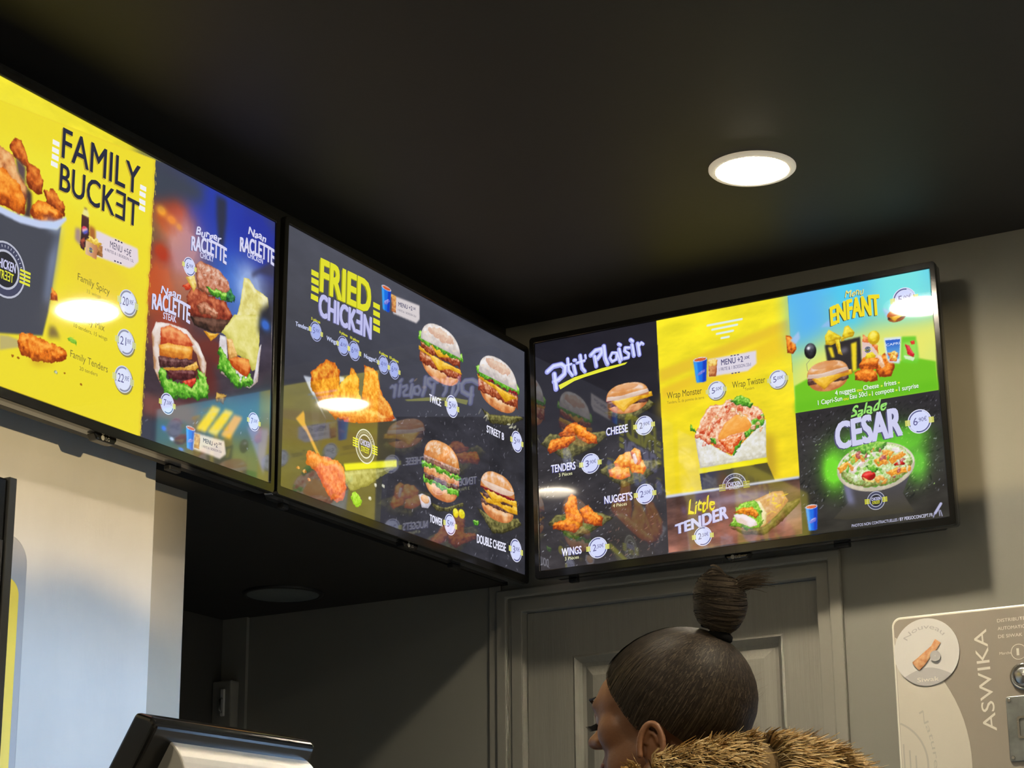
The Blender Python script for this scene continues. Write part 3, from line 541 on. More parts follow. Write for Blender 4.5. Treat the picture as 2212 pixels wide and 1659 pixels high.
ART_B=[
['G',[[0,0],[160,0],[160,90],[0,90]],[76,78,90],[50,50,58],0,0.080],  # background lifted, paler at the top, to imitate glare on the glass
['G',[[65.85,50.36],[159.66,26.82],[159.42,89.93],[61.14,89.82]],[48,48,55],[50,50,58],0,0.35],
['K',[[65.75,46.98],[159.66,26.82],[159.42,89.93],[61.09,88.19]],330,[150,150,165],41,0.3],
['G',[[-1.49,67.26],[60.25,61.85],[58.82,89.97],[-0.28,89.73]],[62,62,58],[64,64,56],0,0.2],
['C',[60.05,8.05],6.04,9.42],
['P',[[63,5.57],[82.2,4],[82.32,9.32],[80.16,11.38],[64.72,12.23]],[214,206,208],0.2],
['B',[[63.29,5.13],[66.34,4.9],[66.53,11.52],[63.79,11.64]],[[150,80,40],[200,130,80],[240,200,110]],0.8,0.2,0.4,1],
['P',[[11.2,49.88],[15.67,49.26],[18.89,55.8],[25.03,61.63],[14.92,53.73]],[190,196,210],0.4],
['P',[[15.03,56.03],[18.21,55.2],[21.07,60.68],[20.31,72.44],[17.48,66.98]],[70,70,78],0.6],
['P',[[31.6,44.59],[34.95,44.09],[35.03,46.06],[31.68,46.55]],[200,205,205],0.4],
['P',[[64.5,49.73],[68.3,50.83],[63.88,53.16]],[180,180,170],0.4],
['B',[[15.6,47.72],[16.5,46.31],[19.03,44.83],[24.1,40.69],[29.41,40.41],[32.21,43.23],[32.09,48.42],[35.22,50.78],[39.43,54.46],[30.24,59.94],[22.21,57.28],[15.52,52.8]],[[150,50,16],[222,120,34],[245,190,70]],1.3,0.35,1.6,1],
['B',[[32.36,46.77],[38.26,41.99],[39.2,39.73],[40.93,40.07],[43.76,42.12],[44.28,46.82],[46.17,51.15],[53.3,55.78],[35.6,60.17],[32.59,52.25]],[[190,80,20],[232,150,44],[248,200,90]],1.3,0.35,1.4,1],
['B',[[47.02,36.38],[52.63,36.07],[55.51,37.34],[57.08,41.83],[59.31,44.52],[63.68,46.66],[67.43,51.05],[58.92,54.79],[49.12,56.02],[46.08,48.76],[46.87,41.7]],[[180,64,16],[230,130,40],[248,190,90]],1.2,0.35,1.5,1],
['B',[[23.51,56.95],[53.14,50.98],[65.99,51.4],[57.51,54.94],[39.6,58.86],[28.89,59.49]],[[200,90,30],[235,150,60],[248,200,110]],1.2,0.3,1,1],
['G',[[25.03,61.63],[45.04,58.03],[68.16,51.27],[67.15,66.2],[36.18,74.54],[21.69,74.42]],[70,66,50],[64,60,44],0,0.1],
['P',[[35.84,74.42],[68.57,65.46],[68.79,68.05],[36.94,76.7]],[228,226,40],0.2],
['B',[[36.28,76.85],[68.65,68.28],[60.91,72.46],[51.31,78.58],[40.55,82.9],[36.43,80.7]],[[120,118,60],[168,164,96],[200,198,130]],2,0.2,1,1],
['P',[[7.55,65.61],[11.79,61.87],[12.48,62.85],[12.94,65.8],[22.37,75.03],[19.78,74.87],[13.72,68.67]],[214,160,70],0.4],
['B',[[14.08,76.2],[15.58,74.33],[23,74.69],[29.52,74.13],[36.21,75.31],[37.5,82.4],[36.67,86.45],[32.77,88.44],[28.81,88.14],[23.42,83.97],[20.06,80.91],[14.25,79.58]],[[190,70,30],[232,120,56],[246,170,100]],1.2,0.35,1.6,1],
['B',[[40.61,84.44],[43.21,81.93],[44.63,83.57],[46.7,84.3],[47.14,86.94],[43.42,87.34],[41.35,86.22]],[[90,160,30],[140,205,50],[180,230,90]],0.8,0.6,0.4,1],
['E',[52.16,83.04],0.86,0.65,0,[[170,170,150],[220,220,210],[240,240,240]],1,0.2,0.3,1],
['E',[55.45,77.58],0.87,0.66,0,[[170,170,150],[220,220,210],[240,240,240]],1,0.2,0.3,1],
['E',[60.2,76.81],0.88,0.66,0,[[170,170,150],[220,220,210],[240,240,240]],1,0.2,0.3,1],
['E',[9.82,81.92],1.04,0.62,0,[[170,90,40],[220,160,90],[240,200,160]],1,0.3,0.3,1],
['E',[13.43,82.23],1.05,0.63,0,[[170,90,40],[220,160,90],[240,200,160]],1,0.3,0.3,1],
['E',[15.76,84.54],1.06,0.63,0,[[170,90,40],[220,160,90],[240,200,160]],1,0.3,0.3,1],
['B',[[126.55,31.48],[133.49,32.47],[156.72,27.56],[159.29,27.86],[147.65,33.19],[133.51,36.14]],[[46,44,24],[96,92,52],[150,144,84]],1,0.2,0.6,1],
['B',[[123.48,70.88],[133.71,72.3],[154.8,68.83],[157.68,70.98],[144.14,76.8],[135.46,78.54]],[[46,44,24],[96,92,52],[150,144,84]],1,0.2,0.6,1],
['B',[[91.05,76.04],[100.56,76.25],[113.49,71.25],[114.49,72.26],[103.79,76.95],[95.82,78.28]],[[46,44,24],[96,92,52],[150,144,84]],1,0.2,0.6,1],
['H',[97.27,18.63],30.29,21.89,'twice'],
['H',[139.41,18.9],31.97,20.9,'streetb'],
['H',[98.72,62.8],26.33,22.08,'tower'],
['H',[139.21,63.76],27.95,18.79,'double'],
['B',[[83.24,74.99],[85.39,74.02],[91.01,74.17],[91.68,76.41],[89.54,78.58],[85.5,79.09]],[[180,176,190],[214,210,220],[235,232,240]],3,0.050,0.8,1],
['E',[87.6,75.58],2.81,1.53,0,[[200,140,90],[228,180,140],[240,205,170]],2,0,0.6,1],
['E',[108.64,76.29],1.96,1.74,0,[[190,180,20],[225,216,40],[240,235,90]],2,0,0.6,1],
['E',[112.89,75.75],2.3,1.75,0,[[190,180,20],[225,216,40],[240,235,90]],2,0,0.6,1],
['B',[[120.85,76.73],[123.53,75.65],[125.56,76.64],[124.22,77.97],[121.54,77.99]],[[40,95,25],[95,175,45],[185,230,110]],0.8,0.5,0.3,1],
['K',[[79.07,30.54],[90.15,32.85],[90.2,35.48],[80.7,33.6]],5,[230,180,120],5,0.7],
['K',[[124.85,32.83],[133.49,33.39],[132.8,35.03],[124.86,34.28]],6,[220,215,180],6,0.6],
['K',[[145.85,32.52],[159.64,32.49],[158.53,33.89],[146.93,34.67]],8,[225,222,190],7,0.7],
]
LET_B=[
['FRIED',[19.56,17.36],[49.91,16.46],11.31,[224,222,48],{'dep':[150,150,20],'off':0.045}],
['CHICKƎN',[19.15,26.44],[50.82,25.79],7.76,[190,190,236],{'dep':[110,110,160],'off':0.045}],
['-',[16.05,12.46],4.2,1.9,[224,222,48]],
['-',[16.18,15.25],4.2,1.9,[224,222,48]],
['-',[16.31,18.03],4.2,1.9,[224,222,48]],
['-',[16.18,21.05],4.2,1.9,[224,222,48]],
['-',[53.91,12.68],4.2,1.9,[224,222,48]],
['-',[54.01,15.59],4.2,1.9,[224,222,48]],
['-',[54.11,18.49],4.2,1.9,[224,222,48]],
['-',[54.2,21.22],4.2,1.9,[224,222,48]],
['Tenders',[5.84,33.95],[13.27,33.58],1.46,[196,204,238],{'off':0.030}],
['@',[17.54,32.67],3.44,'5,90€','s'],
['5 pièces',[14.67,29.24],[19.83,29.21],0.9,[224,222,48],{'off':0.030}],
['Wings',[23.87,33.81],[29.96,33.74],1.48,[196,204,238],{'off':0.030}],
['@',[33.86,33.13],3.5,'4,90€','s'],
['@',[40.66,33.06],3.53,'6,90€','s'],
['6 pièces',[31.44,29.15],[36.24,29.28],0.92,[224,222,48],{'off':0.030}],
['10 pièces',[37.95,29.29],[43.39,29.26],0.92,[224,222,48],{'off':0.030}],
["Nugget's",[46.73,33.73],[55.2,33.42],1.52,[196,204,238],{'off':0.030}],
['@',[59.04,33.05],3.42,'4,90€','s'],
['@',[65.94,33.06],3.44,'6,90€','s'],
['6 pièces',[56.25,29.55],[61.62,29.6],0.94,[224,222,48],{'off':0.030}],
['10 pièces',[62.82,29.61],[68.58,29.75],0.95,[224,222,48],{'off':0.030}],
['MENU +2',[67.97,8.46],[77.24,7.45],1.58,[80,80,110],{}],
[',50€',[77.54,6.82],[79.42,6.62],0.89,[80,80,110],{}],
['1 FRITE & 1 BOISSON 33cl',[67.41,10.38],[79.8,9.35],0.79,[90,90,110],{'off':-0.005}],
['#',[48.62,65.32],6.1,0],
['TWICE',[89.63,38.61],[97.64,38.5],2.81,[235,235,255],{'off':0.030}],
['@',[105.42,36.51],4.28,'5,90€','w'],
['STREET B',[130.75,40.11],[143.73,40.27],2.74,[235,235,255],{'off':0.030}],
['@',[153.78,38.41],4.29,'5,90€','w'],
['TOWER',[90.88,83.23],[99.41,83.19],2.72,[235,235,255],{'off':0.030}],
['@',[104.82,81.4],3.97,'5,90€','w'],
['DOUBLE CHEESE',[123.94,84.36],[145.21,83.77],3.16,[235,235,255],{'off':0.030}],
['@',[152.99,81.73],4.52,'3,90€','w'],
]
ART_C=[
['G',[[0,0],[160,0],[160,90],[0,90]],[34,33,42],[52,50,52],0,0.12],
['G',[[-0.92,40.47],[52.97,43.18],[54.55,89.97],[0.050,90.57]],[48,46,50],[60,56,58],0,0.35],
['K',[[-0.11,40.59],[52.97,43.18],[54.55,89.97],[0.050,90.57]],260,[200,200,215],3,0.22],
['K',[[27.04,62.65],[52.07,62.58],[54.55,89.97],[29.88,89.56]],90,[150,110,100],13,0.3],
['B',[[28.58,32.71],[47.82,29.77],[50.78,32.42],[41.7,36.94],[36.46,36.67],[30.13,33.31]],[[46,44,24],[96,92,52],[150,144,84]],1,0.2,0.6,0.9],
['B',[[1.3,40.8],[5.05,37.31],[22,39.35],[29.49,39.58],[30.19,41.86],[23.75,45.61],[12.13,48.62],[7.83,45.44]],[[46,44,24],[96,92,52],[150,144,84]],1,0.2,0.6,0.95],
['B',[[25.77,54.93],[31.34,52.5],[49.62,53.73],[52.36,56.44],[44.11,61.47],[35.79,62.61]],[[46,44,24],[96,92,52],[150,144,84]],1,0.2,0.6,0.95],
['B',[[3.78,72.44],[7.08,69.27],[24.8,70.37],[31.48,73.57],[24.55,76.91],[14.65,80.09]],[[46,44,24],[96,92,52],[150,144,84]],1,0.2,0.6,0.95],
['B',[[4.27,43.08],[5.99,39.66],[15.04,39.2],[16.86,38.56],[16.37,41.23],[12.9,43.45],[5.03,44.84]],[[140,50,12],[232,120,28],[255,178,70]],0.8,0.3,0.9,1],
['B',[[9.06,38.29],[13.19,34.88],[17.21,34.22],[18.54,36.08],[17.03,39.5],[10.02,39.54]],[[120,44,16],[205,98,34],[240,150,60]],0.8,0.3,0.9,1],
['B',[[16.16,35.71],[18.58,35.17],[21.64,38.38],[25.87,41.75],[25.78,44.1],[21.86,43.33],[17,40.41]],[[140,50,12],[232,120,28],[255,178,70]],0.8,0.3,0.9,1],
['B',[[32.31,52.64],[34.96,49.79],[39.25,49.17],[40.29,52.01],[39.39,55.1],[33.19,54.92]],[[215,100,25],[250,170,60],[255,215,130]],1,0.2,1,1],
['B',[[39.14,51.84],[44.49,52.98],[46.06,56.42],[44.62,58.7],[39.87,57.31],[38.64,54.45]],[[215,100,25],[250,170,60],[255,215,130]],1,0.2,1,1],
['B',[[30.07,55.01],[33.22,54.21],[38.99,55.4],[39.05,58.62],[34.95,59.46],[30.55,57.77]],[[215,100,25],[250,170,60],[255,215,130]],1,0.2,1,1],
['B',[[39.63,49.23],[41.23,48.03],[43.49,49.26],[44.08,53.46],[42.08,55.13],[40.29,52.01]],[[215,100,25],[250,170,60],[255,215,130]],1,0.1,1,1],
['B',[[40.35,50.59],[41.53,50.05],[42.36,53.21],[41.73,54.54],[40.79,53.87]],[[225,190,180],[240,215,210],[250,235,230]],1,0.1,0.5,1],
['B',[[10.54,66.68],[12.42,63.87],[14.08,61.76],[15.82,63.25],[16.64,68.03],[18.47,71.85],[18.35,75.4],[14.75,77.07],[9.65,75.71],[5.71,74.84],[5.78,72.34],[11.39,71.28]],[[140,50,12],[232,120,28],[255,178,70]],0.9,0.35,1,1],
['B',[[17.02,68.44],[20.99,67.36],[23.83,70.24],[27.23,73.01],[26.71,76.48],[23.63,75.55],[19.18,74.08]],[[140,50,12],[232,120,28],[255,178,70]],0.9,0.35,1,1],
['H',[39.15,28.37],18.72,12.01,'cheese'],
['G',[[52.49,-0.87],[105.93,-0.3],[106.22,68.49],[53.3,68.74]],[246,230,40],[240,214,34],0,0.1],
['P',[[52.9,19.72],[105.52,9.1],[105.45,13],[53.26,24.5]],[232,196,46],1.2],
['P',[[53.34,27.05],[105.52,14.79],[105.45,18.86],[53.53,31.05]],[235,196,44],1.2],
['P',[[53.1,32.07],[105.94,10.96],[105.28,21.48],[53.22,37.84]],[240,205,40],4],
['W',[[73.45,5.66],[87.33,5.63]],0.8,[222,238,235]],
['W',[[75.24,7.61],[85.37,7.44]],0.8,[222,238,235]],
['W',[[77.01,9.56],[83.58,9.46]],0.8,[222,238,235]],
['W',[[78.79,11.5],[81.78,11.49]],0.79,[222,238,235]],
['P',[[73.14,18.81],[92.31,18.7],[92.2,23.67],[88.58,25.9],[72.78,25.57]],[222,214,226],0.2],
['C',[69.75,22.37],5.47,9.71],
['B',[[73.05,20.41],[76.63,20.12],[75.96,25.75],[72.97,25.43]],[[150,70,35],[205,130,80],[225,170,110]],1,0.1,0.3,1],
['B',[[73.12,19.17],[76.5,19.2],[76.37,21.52],[73,21.3]],[[215,150,50],[245,215,120],[250,230,160]],0.5,0.3,0.3,1],
['P',[[93.54,50.26],[97.41,52.06],[97.49,68.28],[92.44,68.6]],[196,160,40],2.5],
['B',[[66.04,46.95],[67.62,59.87],[93.89,59.5],[94.57,45.19],[84.25,53.21],[80.37,57]],[[196,190,170],[222,218,200],[236,236,236]],1.2,0.050,0.8,1],
['B',[[66,47.65],[67.11,44.45],[72.16,37.26],[81.56,35.56],[92.31,40.45],[94.21,45.13],[82.33,54.67],[80.37,57],[76.83,54.21],[71.42,51.29]],[[190,70,40],[235,160,120],[255,238,215]],0.75,0.5,0.6,1],
['B',[[80.58,36.47],[83.46,34.63],[87.09,35.75],[89.67,38.63],[89.05,39.94],[85.08,38.6]],[[40,95,25],[95,175,45],[185,230,110]],0.7,0.4,0.5,1],
['B',[[64.39,42.44],[66.17,44.31],[66.83,46.18],[64.64,44.96]],[[40,95,25],[95,175,45],[185,230,110]],0.7,0.3,0.3,1],
['B',[[89.88,44.46],[93.98,43],[93.39,46.75],[86.21,50.89],[85.58,49.22]],[[40,95,25],[95,175,45],[185,230,110]],0.6,0.4,0.4,1],
['B',[[72.49,48.81],[74.3,49.61],[75.11,51.85],[72.38,50.91]],[[40,95,25],[95,175,45],[185,230,110]],0.6,0.4,0.4,1],
['B',[[82.12,52.02],[85.1,51.24],[83.84,54.02],[80.73,57.05],[80.07,55.73]],[[40,95,25],[95,175,45],[185,230,110]],0.6,0.4,0.4,1],
['B',[[75.25,49.23],[78.29,44.41],[83.07,41.63],[87.08,42.26],[89.02,46.6],[87.27,48.43],[79.89,49.05],[76.08,51.11]],[[235,150,60],[246,168,74],[250,190,110]],2,0.1,0.7,1],
['B',[[82.71,41.4],[84.92,41.4],[88.43,44.23],[89.2,46.63],[87.03,43.13]],[[240,235,230],[250,245,240],[255,250,245]],1,0.1,0.3,1],
['B',[[75.76,50.19],[80.78,49.54],[85.01,49.48],[83.57,52.24],[80.38,56.83],[78.3,54.42]],[[200,60,20],[240,140,80],[255,230,200]],0.6,0.4,0.5,1],
['P',[[66.87,59.94],[94.07,59.53],[94.32,61.3],[67.16,61.56]],[238,228,30],0.2],
['G',[[67.34,61.76],[94.13,61.44],[96.76,68.52],[67.95,67.96]],[58,56,46],[84,76,40],1,0.1],
['P',[[53.33,68.04],[106.06,68.13],[106.18,69],[53.28,69.09]],[205,208,232],0.2],
['E',[74.33,43.63],1.08,0.49,2.43,[[200,90,60],[245,210,190],[255,250,240]],0.6,0.35,0.4,0.9],
['E',[81.1,37.49],0.92,0.68,2.69,[[200,90,60],[245,210,190],[255,250,240]],0.6,0.35,0.4,0.9],
['E',[91.45,46.72],0.62,0.93,1.86,[[210,150,90],[250,225,180],[255,248,230]],0.6,0.35,0.4,0.9],
['E',[91.16,43.84],0.59,1.02,2.11,[[210,150,90],[250,225,180],[255,248,230]],0.6,0.35,0.4,0.9],
['E',[71.96,46.96],0.99,0.72,2.57,[[190,60,30],[235,120,80],[255,220,190]],0.6,0.35,0.4,0.9],
['E',[81.52,39.56],1.03,0.75,0.93,[[200,90,60],[245,210,190],[255,250,240]],0.6,0.35,0.4,0.9],
['E',[75.14,41.56],0.75,0.63,0.53,[[210,150,90],[250,225,180],[255,248,230]],0.6,0.35,0.4,0.9],
['E',[92.23,48.05],0.76,0.44,1.03,[[210,150,90],[250,225,180],[255,248,230]],0.6,0.35,0.4,0.9],
['E',[71.99,45.23],0.87,0.72,0.24,[[210,150,90],[250,225,180],[255,248,230]],0.6,0.35,0.4,0.9],
['E',[69.73,46.31],1.06,0.91,0.46,[[190,60,30],[235,120,80],[255,220,190]],0.6,0.35,0.4,0.9],
['E',[91.89,44.36],0.99,0.55,1.02,[[200,90,60],[245,210,190],[255,250,240]],0.6,0.35,0.4,0.9],
['E',[84.41,41.05],0.79,0.67,0.63,[[210,150,90],[250,225,180],[255,248,230]],0.6,0.35,0.4,0.9],
['E',[89.47,47.62],1.1,1.04,0.53,[[200,90,60],[245,210,190],[255,250,240]],0.6,0.35,0.4,0.9],
['E',[92.67,44.49],0.99,0.74,2.37,[[210,150,90],[250,225,180],[255,248,230]],0.6,0.35,0.4,0.9],
['E',[84.96,42.16],0.62,1.01,2.45,[[210,150,90],[250,225,180],[255,248,230]],0.6,0.35,0.4,0.9],
['E',[79.21,38.33],0.64,0.57,2.12,[[170,40,20],[222,90,60],[250,190,160]],0.6,0.35,0.4,0.9],
['E',[83.08,40.69],0.87,0.5,1.5,[[200,90,60],[245,210,190],[255,250,240]],0.6,0.35,0.4,0.9],
['E',[76.01,43.57],0.7,0.62,2.73,[[190,60,30],[235,120,80],[255,220,190]],0.6,0.35,0.4,0.9],
['E',[73.15,45.76],1.29,0.67,1.55,[[190,60,30],[235,120,80],[255,220,190]],0.6,0.35,0.4,0.9],
['E',[76.02,42.55],0.83,1.03,0.62,[[190,60,30],[235,120,80],[255,220,190]],0.6,0.35,0.4,0.9],
['E',[81.86,39.52],1.05,0.8,0.59,[[210,150,90],[250,225,180],[255,248,230]],0.6,0.35,0.4,0.9],
['E',[89.13,42.38],0.67,0.74,2.97,[[190,60,30],[235,120,80],[255,220,190]],0.6,0.35,0.4,0.9],
['E',[92.61,48.54],0.74,1.04,0.73,[[210,150,90],[250,225,180],[255,248,230]],0.6,0.35,0.4,0.9],
['E',[73.69,45.07],0.9,0.59,1.1,[[200,90,60],[245,210,190],[255,250,240]],0.6,0.35,0.4,0.9],
['E',[91.93,44.13],0.99,0.86,0.29,[[170,40,20],[222,90,60],[250,190,160]],0.6,0.35,0.4,0.9],
['E',[80.17,39.61],0.97,0.52,2.6,[[190,60,30],[235,120,80],[255,220,190]],0.6,0.35,0.4,0.9],
['E',[84.64,39.65],1.23,0.97,2.98,[[190,60,30],[235,120,80],[255,220,190]],0.6,0.35,0.4,0.9],
['E',[69.15,46.12],1.15,0.58,2.9,[[190,60,30],[235,120,80],[255,220,190]],0.6,0.35,0.4,0.9],
['E',[69.66,51.07],1.01,0.71,0.76,[[200,90,60],[245,210,190],[255,250,240]],0.6,0.35,0.4,0.9],
['G',[[53.46,69.29],[106.17,69.17],[105.93,89.27],[53.44,89.66]],[96,68,60],[140,92,78],0,0.55],
['L',[83.12,72.99],16.37,2.41,[170,165,200],0.5],
['L',[98.84,81.09],10.67,4.41,[210,170,180],0.45],
['L',[67.51,90.71],11.04,2.4,[190,170,130],0.5],
['B',[[77.98,83.47],[86.04,85.36],[93.32,83.76],[100.87,77.11],[105.9,76.1],[105.79,77.78],[98.68,83.61],[91.29,87.74],[84.15,86.82]],[[60,52,30],[112,98,52],[150,132,80]],1.5,0.2,1,1],
['B',[[88.47,74.58],[95.44,72.45],[99.37,72.65],[101.43,76.68],[97.07,80.85],[91.47,84.7],[88.77,84.86]],[[180,120,80],[205,150,100],[228,190,150]],1.5,0.1,1.2,1],
['K',[[93.1,72.64],[101.11,73.23],[99,78.56],[93.53,80.38]],26,[236,200,60],5,0.55],
['B',[[87.58,74.46],[90.24,75.16],[92.84,79.95],[92.43,83.64],[89.68,84.64],[82.49,84.05],[79.44,80.23]],[[200,180,120],[232,215,170],[240,232,200]],1.5,0.1,0.8,1],
['B',[[80.71,76.96],[82.98,75.55],[88.11,74.53],[90.96,78.33],[91.19,83.48],[89.64,85.32],[86.93,85.48],[78.54,83.2],[77.87,82.08],[79.75,81.13]],[[40,95,25],[95,175,45],[185,230,110]],0.6,0.5,0.6,1],
['B',[[80.09,78.26],[82.9,76.91],[87.44,76.84],[89.96,79.91],[88.45,81.07],[82.76,79.3]],[[140,50,12],[232,120,28],[255,178,70]],0.6,0.4,0.6,1],
['B',[[79.87,78.91],[83.68,79.08],[88.05,81.71],[89.01,83.87],[86.11,84.18],[81.17,81.83]],[[214,190,190],[226,214,232],[232,222,238]],2,0.1,0.9,1],
['G',[[105.94,-0.48],[159.81,-0.63],[159.68,44.77],[106.14,44.74]],[84,190,245],[236,236,70],0,0.030],
['P',[[137.97,-0.46],[159.81,-0.63],[159.26,18.83],[140.29,15.4]],[120,228,228],6],
['P',[[105.94,-0.48],[116.63,-0.44],[122.81,13.99],[106.53,21.7]],[90,180,240],6],
['P',[[123.81,-0.5],[132.68,-0.41],[135,16.18],[126.07,18.09]],[80,205,240],5],
['P',[[106.09,28.66],[122.33,20.93],[140.03,18.83],[160.6,19.07],[159.56,35.96],[106.47,33.99]],[232,232,110],6],
['P',[[106.42,34.68],[114.86,31.54],[130.43,31.03],[153.6,32.22],[159.53,34.26],[159.68,44.77],[106.14,44.74]],[112,196,34],0.5],
['P',[[106.38,40.95],[159.81,41.08],[159.68,44.77],[106.14,44.74]],[104,190,30],1.5],
['P',[[117.8,14.33],[121.17,11.93],[122.28,13.9],[122.75,14.86]],[140,190,235],0.4],
['B',[[104.24,14.92],[106.2,15.45],[107.83,18.39],[108.02,21.07],[106.48,22.57],[104.36,21.67]],[[140,50,12],[232,120,28],[255,178,70]],1,0.1,0.8,1],
['P',[[105.91,17.17],[109.36,14.23],[109.72,16.95],[107.78,19.09]],[160,195,235],0.5],
['P',[[143.06,15.55],[141.47,11.25],[143.97,12.58],[144.5,14.77]],[165,205,235],0.4],
['H',[146.55,15.14],7.24,4.68,'mini'],
['P',[[118.94,21.21],[132.59,20.46],[132.5,31.38],[127.61,33.67],[119.52,28.31]],[46,42,44],0.2],
['P',[[120.11,22.29],[121.69,22.57],[122.48,26.55],[121.25,26.34]],[238,212,40],0.2],
['P',[[128.94,22.43],[131.07,22.11],[130.31,32.74],[128.71,32.99]],[238,212,40],0.2],
['P',[[124.24,24.06],[127.1,23.51],[127.71,24.83],[125.19,25.62]],[120,116,130],1],
['B',[[119.35,17.77],[120.91,15.76],[123.45,17.62],[125.63,19.41],[124.46,20.95],[121.39,21.81],[119.29,21.27]],[[190,150,20],[232,205,40],[250,232,90]],1.5,0.1,0.7,1],
['B',[[125.6,19.75],[126.95,15.61],[128.38,15.35],[130.62,18.54],[129.82,19.97],[126.8,20.31]],[[190,150,20],[232,205,40],[250,232,90]],1.5,0.1,0.7,1],
['B',[[122.92,20.16],[124.53,19.91],[124.95,24.01],[125.5,26.19],[123.8,25.38]],[[190,150,20],[232,205,40],[250,232,90]],1.5,0.1,0.4,1],
['B',[[125.28,19.35],[126.51,19.39],[126.4,20.94],[125.17,20.9]],[[190,150,20],[232,205,40],[250,232,90]],1.5,0.1,0.4,1],
['P',[[133.03,21.59],[137.17,22.31],[138.64,28.28],[138.35,29.78],[132.51,28.79]],[226,196,190],0.3],
['B',[[133.34,19.72],[135.49,21.5],[138.73,24.67],[138.99,28.17],[136.22,23.36],[133.14,22.47]],[[220,100,40],[240,150,90],[250,180,120]],1,0.2,0.5,1],
['E',[137.56,21.69],2.26,2.6,0,[[200,160,20],[240,215,50],[250,235,110]],2,0,1,1],
['B',[[138.86,29.87],[141.08,28.01],[143.53,29.81],[144.63,33.43],[142.99,36.92],[138.7,36.72],[137.18,33.89]],[[140,50,12],[232,120,28],[255,178,70]],1,0.25,1,1],
['B',[[138.27,28.56],[139.68,28.29],[141.06,32.83],[139.79,33.64],[138.57,31.54]],[[225,170,120],[240,200,170],[250,225,200]],1,0.1,0.5,1],
['B',[[131.7,30.38],[133.24,28.39],[136.7,28.64],[138.86,29.87],[138.61,33.27],[134.58,33.8],[131.38,32.4]],[[140,50,12],[232,120,28],[255,178,70]],1,0.25,1,1],
['B',[[129.55,33.47],[132.09,32.17],[137.69,33.98],[137.76,37.77],[133.44,37.57],[129.72,36.09]],[[140,50,12],[232,120,28],[255,178,70]],1,0.25,1,1],
['B',[[133.55,28.96],[134.56,27.06],[136.66,26.9],[137.93,28.5],[137.53,29.13]],[[210,170,20],[238,215,40],[250,232,90]],1,0.050,0.6,1],
['P',[[141.32,22.52],[147.82,23.15],[146.39,32.87],[142.51,31.87],[141.66,29.49]],[214,228,240],0.2],
['G',[[141.77,23.47],[147.25,23.92],[146.35,31.15],[142.28,30.46]],[40,90,200],[120,200,235],0,0.1],
['B',[[142.44,28.25],[144.53,27.92],[146.48,29.46],[145.61,31.88],[142.89,31.42]],[[200,60,50],[240,190,60],[250,240,200]],0.6,0.4,0.3,1],
['P',[[147.82,23.15],[153.07,23.91],[153.55,32.9],[152.62,33.93],[147.6,32.74],[147.02,31.27]],[112,205,50],0.3],
['P',[[148.16,25.45],[153.25,26],[153.42,32.36],[147.52,31.52]],[150,222,90],0.6],
['B',[[148.98,25.94],[150.46,26.71],[152.04,30.42],[151.45,31.51],[149.52,29.98]],[[190,30,40],[225,50,60],[240,110,110]],1,0.2,0.4,1],
['B',[[150.73,25.39],[152.28,25.32],[152.52,26.56],[151.15,26.66]],[[200,30,30],[235,60,50],[240,100,90]],1,0.1,0.3,1],
['B',[[148.3,30.29],[151.95,31.6],[151.34,32.86],[148.53,31.7]],[[230,240,230],[245,250,245],[255,255,255]],1,0.2,0.3,0.7],
['E',[113.31,22.52],2.33,2.99,0,[[20,20,24],[52,54,62],[110,112,122]],3,0,1.5,1],
['L',[112.67,21.35],0.72,0.7,[240,240,245],0.9],
['W',[[113.11,25.64],[111.58,27.13],[111.77,29.62],[112.78,30.66]],0.16,[130,130,110]],
['H',[119.38,32.99],16.64,11.47,'cheese'],
['G',[[106.14,44.74],[159.68,44.77],[159.89,90.49],[106.22,90.15]],[44,42,48],[54,52,46],0,0.35],
['K',[[106.76,46.22],[159.57,46.1],[158.88,80.88],[106.74,82.14]],420,[165,165,185],8,0.22],
['K',[[106.76,46.22],[159.57,46.1],[158.88,80.88],[106.74,82.14]],300,[22,22,26],9,0.5],
['L',[134.88,65],17.13,11.77,[100,205,50],1],
['L',[147.5,60.17],8.45,5.7,[110,215,50],0.7],
['L',[119.11,67.78],5.23,8.81,[120,225,50],0.95],
['L',[150.12,69.74],4.36,7.31,[110,210,60],0.85],
['K',[[112.89,55.79],[157.74,54.2],[155.6,80.43],[113.17,77.94]],200,[190,235,130],18,0.2],
['G',[[122.26,72.45],[146.97,73.44],[143.96,79.65],[147.6,86.74],[123.02,86.3],[117.9,85.29],[123.8,80.22]],[86,84,96],[64,60,46],0,0.1],
['P',[[122.54,73.5],[124.55,74.46],[126.13,81.37],[123.78,80.39]],[130,132,170],1.5],
['E',[134.76,68.85],14.37,8.72,0,[[190,180,160],[215,205,180],[225,218,200]],2,0,0.6,1],
['E',[134.8,68.35],13.35,7.72,0,[[90,150,50],[170,205,110],[250,250,235]],0.55,0.3,1,1],
['E',[134.8,68.35],13,7.55,0,[[120,60,40],[214,226,170],[255,255,250]],0.5,0.3,1,0.45],
['E',[133.42,61.42],5.84,2.36,0,[[40,95,25],[95,175,45],[185,230,110]],0.6,0.6,0.6,0.85],
['B',[[120.89,67.19],[128.15,62.83],[130.15,63.8],[127,66.72],[121.61,69.32]],[[215,130,40],[245,175,60],[255,215,130]],0.5,0.3,0.5,1],
['B',[[134.41,66.62],[140.13,63.26],[142.09,64.39],[138.94,67.78],[135.44,68.95]],[[215,130,40],[245,175,60],[255,215,130]],0.5,0.3,0.5,1],
['B',[[139.02,66.79],[145.1,65],[146.16,66.49],[140.56,68.85]],[[215,130,40],[245,175,60],[255,215,130]],0.5,0.3,0.5,1],
